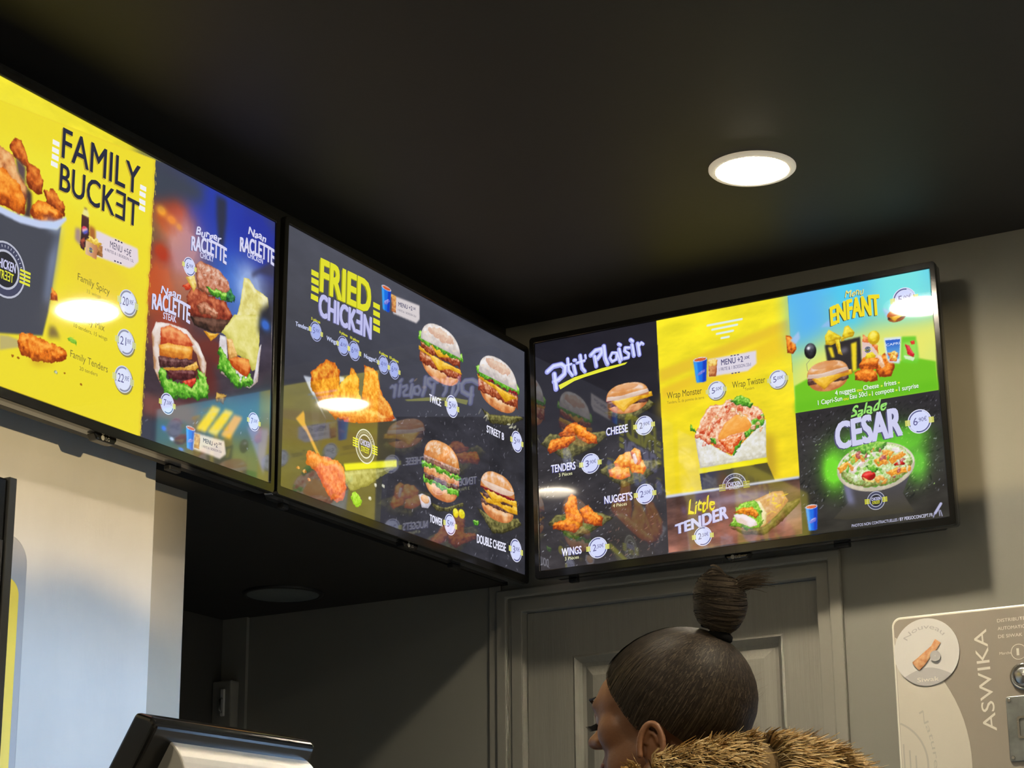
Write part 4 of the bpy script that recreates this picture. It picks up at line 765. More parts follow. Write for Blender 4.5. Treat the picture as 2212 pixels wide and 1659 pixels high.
['B',[[138.64,71.75],[141.31,70.13],[147.23,70.15],[147.43,71.84],[140.22,73.31]],[[215,130,40],[245,175,60],[255,215,130]],0.5,0.3,0.5,1],
['B',[[124.58,69.07],[131.48,64.5],[134.66,63.29],[135.42,64.58],[130.41,67.38],[126.74,70.39]],[[215,200,195],[240,228,225],[255,248,245]],1,0.2,0.5,1],
['B',[[141,63.05],[143.56,62.93],[144.77,64.78],[142.56,64.96]],[[225,215,215],[245,238,236],[255,250,250]],1,0.2,0.5,1],
['E',[131.97,71.81],2.57,1.76,0,[[150,16,16],[222,40,36],[250,120,110]],3,0.050,0.8,1],
['B',[[129.57,71.8],[131.7,73.28],[134.22,73.8],[133.84,74.41],[130.81,73.65]],[[230,200,110],[245,225,150],[250,240,190]],1,0.1,0.3,1],
['B',[[141.41,68.81],[144.03,67.85],[145.63,69.08],[145.41,69.72],[141.7,69.52]],[[150,16,16],[222,40,36],[245,110,100]],3,0.050,0.5,1],
['B',[[131.23,67.84],[132.96,67.75],[135.69,70.16],[133.6,70.7],[131.8,69.43]],[[40,95,25],[95,175,45],[185,230,110]],0.5,0.4,0.4,1],
['E',[139.19,70.75],0.81,0.42,0.33,[[200,210,180],[235,242,225],[255,255,250]],0.6,0.4,0.4,0.85],
['E',[143.03,71.03],1.25,0.75,1.92,[[150,50,60],[200,120,120],[240,200,190]],0.6,0.4,0.4,0.85],
['E',[130.84,67.78],1.26,0.38,2.79,[[200,210,180],[235,242,225],[255,255,250]],0.6,0.4,0.4,0.85],
['E',[139.14,71.67],0.93,0.42,0.18,[[210,120,40],[245,170,70],[255,215,140]],0.6,0.4,0.4,0.85],
['E',[141.89,66.21],1.13,0.54,1.74,[[210,120,40],[245,170,70],[255,215,140]],0.6,0.4,0.4,0.85],
['E',[144.07,65.99],1.21,0.83,2.61,[[210,120,40],[245,170,70],[255,215,140]],0.6,0.4,0.4,0.85],
['E',[134.17,62.64],0.71,0.47,2.5,[[210,120,40],[245,170,70],[255,215,140]],0.6,0.4,0.4,0.85],
['E',[138.3,66.01],1.16,0.59,0.87,[[150,50,60],[200,120,120],[240,200,190]],0.6,0.4,0.4,0.85],
['E',[136.21,73.08],1.3,0.75,0.37,[[210,120,40],[245,170,70],[255,215,140]],0.6,0.4,0.4,0.85],
['E',[133,68.83],0.9,0.81,1.13,[[110,180,60],[170,220,100],[225,245,180]],0.6,0.4,0.4,0.85],
['E',[146.26,71.1],1.34,0.34,1.35,[[200,210,180],[235,242,225],[255,255,250]],0.6,0.4,0.4,0.85],
['E',[144.7,67.98],1.36,0.62,2.9,[[150,50,60],[200,120,120],[240,200,190]],0.6,0.4,0.4,0.85],
['E',[143.67,73.61],0.55,0.63,2.96,[[110,180,60],[170,220,100],[225,245,180]],0.6,0.4,0.4,0.85],
['E',[127.18,72.1],1.19,0.58,1.94,[[200,210,180],[235,242,225],[255,255,250]],0.6,0.4,0.4,0.85],
['E',[125.79,67.77],1.49,0.72,1.12,[[210,120,40],[245,170,70],[255,215,140]],0.6,0.4,0.4,0.85],
['E',[133.25,67.22],0.66,0.69,0.18,[[110,180,60],[170,220,100],[225,245,180]],0.6,0.4,0.4,0.85],
['E',[143.03,68.38],1,0.57,0.91,[[200,210,180],[235,242,225],[255,255,250]],0.6,0.4,0.4,0.85],
['E',[128.74,62.95],1.33,0.71,2.05,[[150,50,60],[200,120,120],[240,200,190]],0.6,0.4,0.4,0.85],
['E',[128.51,68.44],0.93,0.59,1.5,[[80,150,40],[150,205,80],[215,240,160]],0.6,0.4,0.4,0.85],
['E',[131.07,64.74],1.11,0.71,2.15,[[110,180,60],[170,220,100],[225,245,180]],0.6,0.4,0.4,0.85],
['E',[131.46,64.54],1.11,0.44,2.13,[[150,50,60],[200,120,120],[240,200,190]],0.6,0.4,0.4,0.85],
['E',[136.73,70.79],1.35,0.38,0.65,[[110,180,60],[170,220,100],[225,245,180]],0.6,0.4,0.4,0.85],
['E',[131.04,65.38],1.43,0.44,0.042,[[80,150,40],[150,205,80],[215,240,160]],0.6,0.4,0.4,0.85],
['E',[124.48,68.91],0.85,0.35,2.21,[[80,150,40],[150,205,80],[215,240,160]],0.6,0.4,0.4,0.85],
['E',[134.43,63.47],1.17,0.34,0.99,[[200,210,180],[235,242,225],[255,255,250]],0.6,0.4,0.4,0.85],
['E',[139.68,65.81],1.44,0.34,1.55,[[80,150,40],[150,205,80],[215,240,160]],0.6,0.4,0.4,0.85],
['E',[137.7,74.58],1.28,0.74,2.72,[[210,120,40],[245,170,70],[255,215,140]],0.6,0.4,0.4,0.85],
['E',[130.65,68.87],0.67,0.69,2.81,[[110,180,60],[170,220,100],[225,245,180]],0.6,0.4,0.4,0.85],
['E',[132.32,68.55],0.94,0.67,0.85,[[80,150,40],[150,205,80],[215,240,160]],0.6,0.4,0.4,0.85],
['E',[135.87,64.95],0.68,0.36,0.79,[[110,180,60],[170,220,100],[225,245,180]],0.6,0.4,0.4,0.85],
['E',[125.67,66.35],0.94,0.44,0.57,[[200,210,180],[235,242,225],[255,255,250]],0.6,0.4,0.4,0.85],
['E',[138.51,64.06],1.4,0.73,0.47,[[210,120,40],[245,170,70],[255,215,140]],0.6,0.4,0.4,0.85],
['E',[137.61,65.98],1.44,0.55,2.47,[[150,50,60],[200,120,120],[240,200,190]],0.6,0.4,0.4,0.85],
['E',[126.88,65.83],1,0.65,1.85,[[110,180,60],[170,220,100],[225,245,180]],0.6,0.4,0.4,0.85],
['E',[128.94,64.57],0.75,0.74,2.84,[[150,50,60],[200,120,120],[240,200,190]],0.6,0.4,0.4,0.85],
['E',[124.04,64.68],0.96,0.68,1.01,[[200,210,180],[235,242,225],[255,255,250]],0.6,0.4,0.4,0.85],
['E',[141.68,73.37],0.58,0.49,0.42,[[150,50,60],[200,120,120],[240,200,190]],0.6,0.4,0.4,0.85],
['E',[135.21,73.3],1.37,0.8,1.07,[[210,120,40],[245,170,70],[255,215,140]],0.6,0.4,0.4,0.85],
['E',[130.17,62.15],1.41,0.55,1.46,[[80,150,40],[150,205,80],[215,240,160]],0.6,0.4,0.4,0.85],
['E',[124.19,65.04],1.54,0.44,2.83,[[80,150,40],[150,205,80],[215,240,160]],0.6,0.4,0.4,0.85],
['E',[128.41,64.61],0.9,0.58,0.31,[[150,50,60],[200,120,120],[240,200,190]],0.6,0.4,0.4,0.85],
['E',[135.96,69.85],0.97,0.38,0.59,[[80,150,40],[150,205,80],[215,240,160]],0.6,0.4,0.4,0.85],
['E',[132.69,66.77],0.86,0.53,2.77,[[110,180,60],[170,220,100],[225,245,180]],0.6,0.4,0.4,0.85],
['E',[125.81,63.19],1.29,0.48,1.43,[[80,150,40],[150,205,80],[215,240,160]],0.6,0.4,0.4,0.85],
['E',[124.51,68],1.43,0.61,1.54,[[80,150,40],[150,205,80],[215,240,160]],0.6,0.4,0.4,0.85],
['E',[127.28,67.06],0.98,0.58,2.95,[[200,210,180],[235,242,225],[255,255,250]],0.6,0.4,0.4,0.85],
['E',[126.59,64.93],1.36,0.42,2.21,[[110,180,60],[170,220,100],[225,245,180]],0.6,0.4,0.4,0.85],
['E',[124.32,64.3],1.17,0.57,0.89,[[200,210,180],[235,242,225],[255,255,250]],0.6,0.4,0.4,0.85],
['E',[135.1,62.38],1.53,0.52,2.04,[[80,150,40],[150,205,80],[215,240,160]],0.6,0.4,0.4,0.85],
['E',[130.05,65.58],1.46,0.62,1.31,[[210,120,40],[245,170,70],[255,215,140]],0.6,0.4,0.4,0.85],
['E',[133.42,65.5],1.08,0.67,0.2,[[110,180,60],[170,220,100],[225,245,180]],0.6,0.4,0.4,0.85],
['E',[127.64,70.23],0.71,0.7,1.71,[[110,180,60],[170,220,100],[225,245,180]],0.6,0.4,0.4,0.85],
['E',[132.93,64.01],1.31,0.35,0.91,[[110,180,60],[170,220,100],[225,245,180]],0.6,0.4,0.4,0.85],
['E',[126.62,66.42],0.56,0.39,0.76,[[110,180,60],[170,220,100],[225,245,180]],0.6,0.4,0.4,0.85],
['E',[138.09,67.7],1.4,0.55,0.3,[[210,120,40],[245,170,70],[255,215,140]],0.6,0.4,0.4,0.85],
['E',[135.97,67.64],0.64,0.56,2.01,[[110,180,60],[170,220,100],[225,245,180]],0.6,0.4,0.4,0.85],
['E',[141.48,67.13],0.62,0.53,2.5,[[210,120,40],[245,170,70],[255,215,140]],0.6,0.4,0.4,0.85],
['E',[136.88,63.32],0.75,0.44,1.68,[[150,50,60],[200,120,120],[240,200,190]],0.6,0.4,0.4,0.85],
['C',[109.97,83.91],4.38,9.42],
['W',[[154.97,88.21],[157.2,85.24]],0.98,[180,180,215]],
['W',[[156.36,87.41],[156.52,89.39]],0.26,[190,190,225]],
['W',[[156.85,87.48],[157.34,89.5]],0.26,[190,190,225]],
['W',[[154.62,88.49],[154.2,89.58]],0.33,[170,170,210]],
]
LET_C=[
['CHEESE',[29.81,41.63],[38.8,41.37],2.9,[236,236,255],{'dep':[90,90,160]}],
['TENDERS',[5.79,52.62],[16.18,52.66],2.91,[236,236,255],{'dep':[90,90,160]}],
['3 Pièces',[8.94,54.71],[14.72,54.62],1.27,[240,240,190],{'off':0.010}],
["NUGGET'S",[28.02,67.78],[39.62,67.75],2.85,[236,236,255],{'dep':[90,90,160]}],
['4 Pièces',[31.44,69.66],[37.24,69.55],1.24,[240,240,190],{'off':0.010}],
['WINGS',[9.34,85.47],[17.6,85.42],2.84,[236,236,255],{'dep':[90,90,160]}],
['3 Pièces',[10.46,87.38],[16.37,87.21],1.24,[240,240,190],{'off':0.010}],
['@',[45.63,40.07],3.78,'2,90€','w'],
['@',[22.56,51.41],3.97,'3,90€','w'],
['@',[44.86,66.35],3.89,'2,50€','w'],
['@',[24.48,84.15],4.05,'2,50€','w'],
['MENU +2',[78.22,22.01],[86.95,22.06],2.15,[82,78,120],{}],
[',50€',[87.37,21.24],[89.58,21.26],1.07,[82,78,120],{}],
['1 FRITE & 1 BOISSON 33cl',[77.16,24.16],[89.96,24.18],1.25,[82,78,120],{'off':-0.005}],
['■ ■ ■',[82.1,19.27],[85.44,19.3],0.43,[82,78,120],{}],
['■ ■ ■',[82.09,26.06],[85.43,26.08],0.43,[82,78,120],{}],
['Wrap Monster',[55.62,31.39],[69.84,31.53],2.52,[96,84,40],{'off':-0.010}],
['Tenders, G. de pomme de terre',[55.53,33.35],[70.67,33.63],1.08,[140,120,45],{'off':-0.015}],
['Wrap Twister',[82.15,31.58],[95.22,31.43],2.48,[96,84,40],{'off':-0.010}],
['Tenders',[87.04,33.27],[90.72,33.16],1.06,[140,120,45],{'off':-0.015}],
['@',[75.66,31.23],3.56,'5,50€','y'],
['@',[100.15,31.01],3.52,'5,00€','y'],
['#',[80.83,68.36],4.84,2],
['Little',[62.13,76.22],[72.55,75.53],4.86,[236,220,40],{'shear':0.15,'dep':[150,130,20],'off':0.020,'script':1}],
['TENDER',[56.75,83.15],[77.63,79.82],3.47,[206,206,240],{'dep':[96,88,130],'off':0.050,'hr':1.35}],
['@',[67.43,85.21],3.61,'2,50€','w'],
['Menu',[127.88,4.87],[134.79,4.58],2.47,[244,226,120],{'dep':[90,90,50],'shear':0.25,'script':1,'off':0.010}],
['ENFANT',[122.07,14.39],[140.59,13.71],6.69,[242,220,40],{'dep':[70,84,70],'hr':1.12,'arc':1.2,'off':0.050}],
['@',[149.91,9.5],4.35,'5,00€','w'],
['#',[135,25.75],1.21,1],
['CAPRI',[141.94,25.75],[146.94,25.76],0.86,[225,235,250],{'off':0}],
['4 nuggets',[121.68,40.64],[129.4,40.52],1.73,[238,250,232],{'dep':[60,130,40]}],
['ou',[129.92,40.6],[131.83,40.57],1.12,[240,210,60],{}],
['Cheese',[132.36,40.48],[138.08,40.39],1.72,[238,250,232],{'dep':[60,130,40]}],
['◆',[138.77,40.33],[139.64,40.3],0.68,[225,230,60],{}],
['frites',[140.15,40.39],[144.62,40.27],1.71,[238,250,232],{'dep':[60,130,40]}],
['◆',[145.14,40.18],[146,40.15],0.68,[225,230,60],{}],
['1 Capri-Sun',[114.97,43.19],[124.16,42.94],1.73,[238,250,232],{'dep':[60,130,40]}],
['ou',[124.68,43.02],[126.6,42.98],1.12,[240,210,60],{}],
['Eau 50cl',[127.13,42.9],[133.58,42.74],1.72,[238,250,232],{'dep':[60,130,40]}],
['◆',[134.1,42.82],[134.97,42.79],0.68,[225,230,60],{}],
['1 compote',[135.47,43.04],[143.57,42.82],1.71,[238,250,232],{'dep':[60,130,40]}],
['◆',[144.09,42.74],[144.95,42.71],0.68,[225,230,60],{}],
['1 surprise',[145.44,42.96],[152.6,42.77],1.7,[238,250,232],{'dep':[60,130,40]}],
['#',[134.04,80.94],3.32,1],
['Salade',[126.99,49.9],[140.06,48.38],3.76,[150,222,110],{'dep':[50,80,40],'shear':0.3,'script':1,'off':0.030}],
['CESAR',[121.01,60.42],[145.25,58.65],9.19,[206,206,238],{'dep':[84,82,120],'off':0.050,'hr':1.08}],
['@',[151.96,54.98],4.36,'6,90€','w'],
['PHOTOS NON CONTRACTUELLES / ',[124.53,89.32],[141.87,89.27],1,[205,205,235],{'off':0}],
['BY PERSOCONCEPT.FR',[142.21,89.31],[154.06,89.23],1.15,[225,225,250],{'off':0.010}],
['~',[[5.21,12.26],[7.91,10.47],[11.37,10.31],[12.95,11.7],[12.65,14.44],[9.96,16.23],[8.12,16.67]],1.87],
['~',[[8.22,13.7],[8.84,19.77]],1.87],
['~',[[14.26,8.56],[14.51,13.27],[16.05,15.57]],1.31],
['~',[[13.37,11.21],[15.8,10.87]],0.93],
['~',[[16.78,11.78],[17.47,15.06]],1.5],
['~',[[17.05,9.59],[17.66,9.7]],1.31],
['~',[[19.72,8.19],[20.34,13.32],[21.49,14.81]],1.5],
['~',[[18.22,10.91],[21.44,10.53]],1.12],
['~',[[21.92,8.38],[22.07,9.71]],0.93],
['~',[[24.31,8.79],[26.36,7.28],[28.76,7.14],[28.89,8.83],[27.03,10.74]],1.68],
['~',[[25.88,9.62],[26.52,13.62]],1.5],
['~',[[29.99,6.24],[30.39,11.13],[31.29,13.5]],1.68],
['~',[[35.2,9.74],[33.43,9.43],[32.37,11.28],[33.29,12.92],[35.1,12.31],[35.39,9.77],[36.62,13.67]],1.12],
['~',[[36.43,8.47],[37.25,12.67]],1.5],
['~',[[36.32,6.42],[37.09,6.92]],1.31],
['~',[[40.75,8.67],[39,8.36],[38.75,9.61],[40.46,11.01],[40.2,12.44],[38.43,12.51]],1.21],
['~',[[41.97,7.77],[42.57,12.11]],1.5],
['~',[[41.47,5.66],[42.22,6.34]],1.5],
['~',[[44.32,7.63],[44.91,12.15]],1.5],
['~',[[44.66,8.8],[45.89,7.54],[46.64,8.22]],1.12],
['P',[[9.89,18.46],[16.82,16.44],[28.87,14.76],[39.74,14.2],[38.73,14.95],[28.83,15.67],[16.77,17.92],[10.64,20.25]],[232,232,60]],
]
# ------------------------------------------------------------------ materials
M_ceil=mat('ceiling_black_paint',(.022,.021,.019),.6,spec=.35,noise=.15,nscale=3,bump=.05,bscale=60)
M_wall=mat('grey_wall_paint',(.275,.27,.235),.55,spec=.4,noise=.06,nscale=2.2,bump=.12,bscale=26)
M_white=mat('pale_pillar_paint',(.52,.51,.475),.6,spec=.35,noise=.10,nscale=7,bump=.25,bscale=30,stretch=(1,1,.35))
M_door=mat('grey_door_paint',(.30,.29,.25),.5,spec=.45,noise=.10,nscale=9,bump=.25,bscale=26,stretch=(14,14,.6))
M_frame=mat('grey_frame_paint',(.30,.29,.25),.42,spec=.5,noise=.05,nscale=4,bump=.05,bscale=40)
M_floor=mat('pale_floor_tiles',(.50,.47,.42),.35,noise=.2,nscale=4)
M_black=mat('black_gloss_plastic',(.008,.008,.0075),.16,spec=.6,noise=.1,nscale=30)
M_blackm=mat('black_matte_plastic',(.012,.012,.012),.5,spec=.4,bump=.1,bscale=200)
M_screen=attr_mat('screen_picture',rough=.035,emis=1.0,spec=.75,base_black=True)
M_letter=attr_mat('screen_lettering',rough=.035,emis=1.0,spec=.75,base_black=True)
M_chrome=mat('brushed_steel',(.62,.62,.6),.25,metal=1,noise=.1,nscale=40,stretch=(1,1,12))
M_band=mat('screen_side_band',(.30,.31,.33),.22,metal=.9,noise=.05,nscale=30)
M_glint=mat('pale_glint_paint',(.75,.73,.68),.4)
# ------------------------------------------------------------------ the room
CZ=3.03; SZ=2.32      # ceiling over the customers, lower ceiling over the counter back room
def struct(name,bm,m,parent=None,bev=0,label=None):
    o=obj(name,bm,m,parent,bev=bev)
    if not parent: o['kind']='structure'
    return o
bm=bmesh.new(); box(bm,-3.2,5.5,-7.2,2.6,-.1,0); struct('floor',bm,M_floor)
bm=bmesh.new(); box(bm,-.12,5.5,-7.2,2.6,CZ,CZ+.1); struct('ceiling',bm,M_ceil)
bm=bmesh.new(); box(bm,-3.2,-.12,-7.2,.12,SZ,SZ+.1); o=struct('ceiling_back_room',bm,M_ceil)
DX0,DX1,DZ=.046,.863,2.243
bm=bmesh.new(); box(bm,-3.2,DX0-.03,0,.12,0,CZ); box(bm,DX1+.03,1.8,0,.12,0,CZ); box(bm,DX0-.03,DX1+.03,0,.12,DZ+.03,CZ); struct('wall_back',bm,M_wall)
bm=bmesh.new(); box(bm,1.7,1.8,.12,2.6,0,CZ); struct('wall_corner_return',bm,M_wall)
bm=bmesh.new(); box(bm,1.7,5.5,2.6,2.7,0,CZ); struct('wall_far_back',bm,M_wall)
# wall above the counter opening and the pale pillar beside it
bm=bmesh.new(); box(bm,-.12,0,-7.2,0,2.6,CZ); box(bm,-.12,0,-1.43,0,SZ,2.6); struct('wall_left_header',bm,M_ceil)
bm=bmesh.new(); prism(bm,[(0,-7.2),(0,-1.43),(-.2,-1.43),(-.2,-7.2)],0,2.6); struct('wall_left',bm,M_white,bev=.004)
bm=bmesh.new(); box(bm,-.2,-.07,-1.4295,-1.243,0,SZ); struct('wall_left_return',bm,mat('return_shade_taupe',(.30,.27,.215),.6,noise=.08,nscale=6,bump=.15))  # darker, less blue colour imitates daylight missing from this return
bm=bmesh.new(); box(bm,5.5,5.6,-7.2,.4,0,CZ); box(bm,5.5,5.6,2.3,2.6,0,CZ); box(bm,5.5,5.6,.4,2.3,2.6,CZ); box(bm,5.5,5.6,.4,2.3,0,.7); struct('wall_right',bm,M_wall)
bm=bmesh.new(); box(bm,-3.2,5.5,-7.3,-7.2,0,CZ); struct('wall_front',bm,M_wall)
bm=bmesh.new(); box(bm,-3.2,-3.1,-7.2,0,0,SZ); struct('wall_far_left',bm,M_wall)
bm=bmesh.new(); box(bm,3.0,3.06,-.45,2.6,1.415,CZ); box(bm,3.0,3.06,-.45,2.6,0,.3); struct('wall_daylight_blocker',bm,M_wall)  # unseen wall with a low opening, added to keep daylight off the upper pillar
bm=bmesh.new(); box(bm,4.35,4.45,-7.2,2.6,2.53,CZ); struct('wall_lamplight_blocker',bm,M_wall)  # unseen beam added to shade the top of the back wall
# unseen panel added to block light, top edge shaped for the pillar shadow
bm=bmesh.new(); prism(bm,[(-4.2,0),(-4.2,2.235),(-2.50,2.262),(-2.42,2.288),(-2.26,2.252),(-2.25,2.42),(-.45,2.42),(-.45,0)],3.0,3.06,'x'); struct('wall_light_blocker',bm,M_wall)
wn=empty('window_1',(5.52,1.35,1.65)); wn['kind']='structure'
bm=bmesh.new(); ring(bm,[(-.95,-.95),(.95,-.95),(.95,.95),(-.95,.95)],[(-.9,-.9),(.9,-.9),(.9,.9),(-.9,.9)],-.03,.03); o=obj('window_frame',bm,M_black,wn); o.rotation_euler=(R(90),0,R(90))
bm=bmesh.new(); box(bm,-.003,.003,-.91,.91,-.91,.91); o=obj('window_pane',bm,mat('window_glass',(1,1,1),.0,trans=1.0),wn)
# recess behind the counter: side wall stub, corner boxing with steel catch
bm=bmesh.new(); box(bm,-.93,-.845,-.012,0,0,SZ,0); o=struct('trim_1',bm,M_wall)
bm=bmesh.new(); box(bm,-.98,-.93,-1.4,0,0,SZ); struct('wall_back_room_side',bm,mat('dark_board_paint',(.07,.068,.06),.5,bump=.05))
bm=bmesh.new(); box(bm,-.93,-.865,-.05,-.012,0,2.14); o=struct('trim_2',bm,M_frame,bev=.004)
ct=empty('door_catch',(-.888,-.055,2.085)); tag(ct,'small steel catch with its glint painted pale on the dark corner post under the menu screens','catch')
bm=bmesh.new(); box(bm,-.006,.006,-.004,.004,-.045,.03); obj('catch_plate',bm,M_glint,ct,bev=.002)  # pale plate colour stands in for a glint on the steel
bm=bmesh.new(); tube(bm,[(.0,-.004,-.035),(.0,-.012,-.03),(.0,-.012,.0),(.0,-.004,.004)],.003); obj('catch_loop',bm,M_chrome,ct,smooth=True)
# door ---------------------------------------------------------
d=empty('door_1',((DX0+DX1)/2,0,0)); d['kind']='structure'; cx=(DX0+DX1)/2
bm=bmesh.new(); W2=(DX1-DX0)/2
SY=.022
# leaf with two tall recessed panels above and two below, built as stiles and rails
xs=[-W2,.179-cx,.440-cx,.508-cx,.764-cx,W2]; zs=[.0,.2,.95,1.10,2.121,DZ]
def leaf(b,x0,x1,z0,z1): box(b,x0,x1,SY,SY+.035,z0,z1)
leaf(bm,xs[0],xs[1],0,DZ); leaf(bm,xs[4],xs[5],0,DZ); leaf(bm,xs[2],xs[3],.2,2.121)
leaf(bm,xs[1],xs[4],2.121,DZ); leaf(bm,xs[1],xs[4],0,.2); leaf(bm,xs[1],xs[2],.95,1.1); leaf(bm,xs[3],xs[4],.95,1.1)
obj('door_leaf',bm,M_door,d)
for (a,b_) in ((xs[1],xs[2]),(xs[3],xs[4])):
    for (z0,z1) in ((.2,.95),(1.1,2.121)):
        bm=bmesh.new(); steps=[(0,SY),(.006,SY-.004),(.02,SY+.014),(.03,SY+.016),(.055,SY+.004),(.07,SY+.003)]
        rows=[]
        for ins,y in steps: rows.append([bm.verts.new(p) for p in ((a+ins,y,z0+ins),(b_-ins,y,z0+ins),(b_-ins,y,z1-ins),(a+ins,y,z1-ins))])
        for p,q in zip(rows,rows[1:]):
            for i in range(4): bm.faces.new((p[i],p[(i+1)%4],q[(i+1)%4],q[i]))
        bm.faces.new(rows[-1]); obj('door_panel',bm,M_door,d)
def arch(bm,xo0,xo1,zo,xi0,xi1,zi,y0,y1):
    prism(bm,[(xo0,0),(xo0,zo),(xo1,zo),(xo1,0),(xi1,0),(xi1,zi),(xi0,zi),(xi0,0)],y0,y1,'y')
bm=bmesh.new(); arch(bm,DX0-.036,DX1+.036,DZ+.036,DX0-.002,DX1+.002,DZ+.002,-.004,.06); o=obj('door_jamb',bm,M_frame,d,bev=.003); o.location.x=-cx
bm=bmesh.new(); arch(bm,DX0-.075,DX1+.07,DZ+.062,DX0-.044,DX1+.038,DZ+.04,-.015,0); o=obj('door_architrave',bm,M_frame,d,bev=.004); o.location.x=-cx
bm=bmesh.new(); lathe(bm,[(.026,0),(.026,.01),(.012,.014),(.012,.045),(.02,.05),(.026,.065),(.018,.08),(0.001,.083)],20,cap0=True); o=obj('door_knob',bm,M_chrome,d,smooth=True); o.rotation_euler=(R(90),0,0); o.location=(xs[4]+.05,SY,1.03)
# cover strips between boards on the back wall
bm=bmesh.new(); box(bm,-.055,-.018,-.008,.0,0,SZ); struct('trim_3',bm,M_frame,bev=.003)
# ------------------------------------------------------------------ ceiling lamps
def emis_mat(name,col,s):
    m=mat(name,(.8,.8,.8),.4,emit=col,estr=s); return m
def lamp_mat(k):
    m=emis_mat('lamp_diffuser_lit_%d'%k,LAMP_COL,LAMP); s=LAMP*POWER[k]
    nt=m.node_tree; pb=nt.nodes['Principled BSDF']     # prismatic diffuser: throws most light straight down
    gm=nt.nodes.new('ShaderNodeNewGeometry'); dt=nt.nodes.new('ShaderNodeVectorMath'); dt.operation='DOT_PRODUCT'
    nt.links.new(gm.outputs['Normal'],dt.inputs[0]); nt.links.new(gm.outputs['Incoming'],dt.inputs[1])
    ab=nt.nodes.new('ShaderNodeMath'); ab.operation='ABSOLUTE'; nt.links.new(dt.outputs['Value'],ab.inputs[0])
    pw=nt.nodes.new('ShaderNodeMath'); pw.operation='POWER'; pw.inputs[1].default_value=2.0; nt.links.new(ab.outputs[0],pw.inputs[0])
    ml=nt.nodes.new('ShaderNodeMath'); ml.operation='MULTIPLY_ADD'; ml.inputs[1].default_value=s; ml.inputs[2].default_value=s*.04; nt.links.new(pw.outputs[0],ml.inputs[0]); nt.links.new(ml.outputs[0],pb.inputs['Emission Strength'])
    return m
M_glowtrim=mat('lamp_trim_self_lit',(.75,.72,.64),.4,emit=(1,.84,.6),estr=.32)  # ring emits by itself to imitate light spilling from the diffuser
def downlight(x,y,label,k=0):
    t=empty('downlight',(x,y,CZ)); tag(t,label,'ceiling lamp','round recessed ceiling lamps')
    bm=bmesh.new(); lathe(bm,[(.097,0),(.097,-.004),(.093,-.008),(.082,-.009),(.0775,-.006),(.0765,0)],48); obj('trim_ring',bm,M_glowtrim,t,smooth=True)
    bm=bmesh.new(); lathe(bm,[(.0765,-.004),(.0755,-.0085),(.066,-.0115),(.04,-.0135),(.001,-.014)],48); obj('diffuser',bm,lamp_mat(k),t,smooth=True)
    return t
downlight(1.042,-.688,'round ceiling lamp glowing warm white in the black ceiling beside the menu screens')
for k,(x,y,l) in enumerate(((1.07,-2.17,'round ceiling lamp over the counter, second from the back wall, past the upper frame edge'),(1.08,-3.9,'round ceiling lamp over the counter end, third from the back wall, outside the frame'),(2.75,-.72,'round ceiling lamp above the dispenser wall, outside the frame'),(2.75,-2.3,'round ceiling lamp in mid room above the customer, outside the frame'),(2.75,-3.9,'round ceiling lamp over the camera side, outside the frame'),(4.4,-2.3,'round ceiling lamp by the shop window, outside the frame'))):
    downlight(x,y,l,k+1)
sp=empty('ceiling_speaker',(-.556,-.235,SZ)); tag(sp,'round unlit grey ceiling disc in the dark soffit below the middle screen','ceiling speaker')
bm=bmesh.new(); lathe(bm,[(.108,0),(.108,-.005),(.1,-.008),(.096,-.006)],40); obj('rim',bm,M_blackm,sp,smooth=True)
bm=bmesh.new(); lathe(bm,[(.096,-.006),(.06,-.008),(.001,-.009)],40); obj('grille',bm,mat('speaker_grey',(.10,.12,.12),.6,bump=.4,bscale=300),sp,smooth=True)
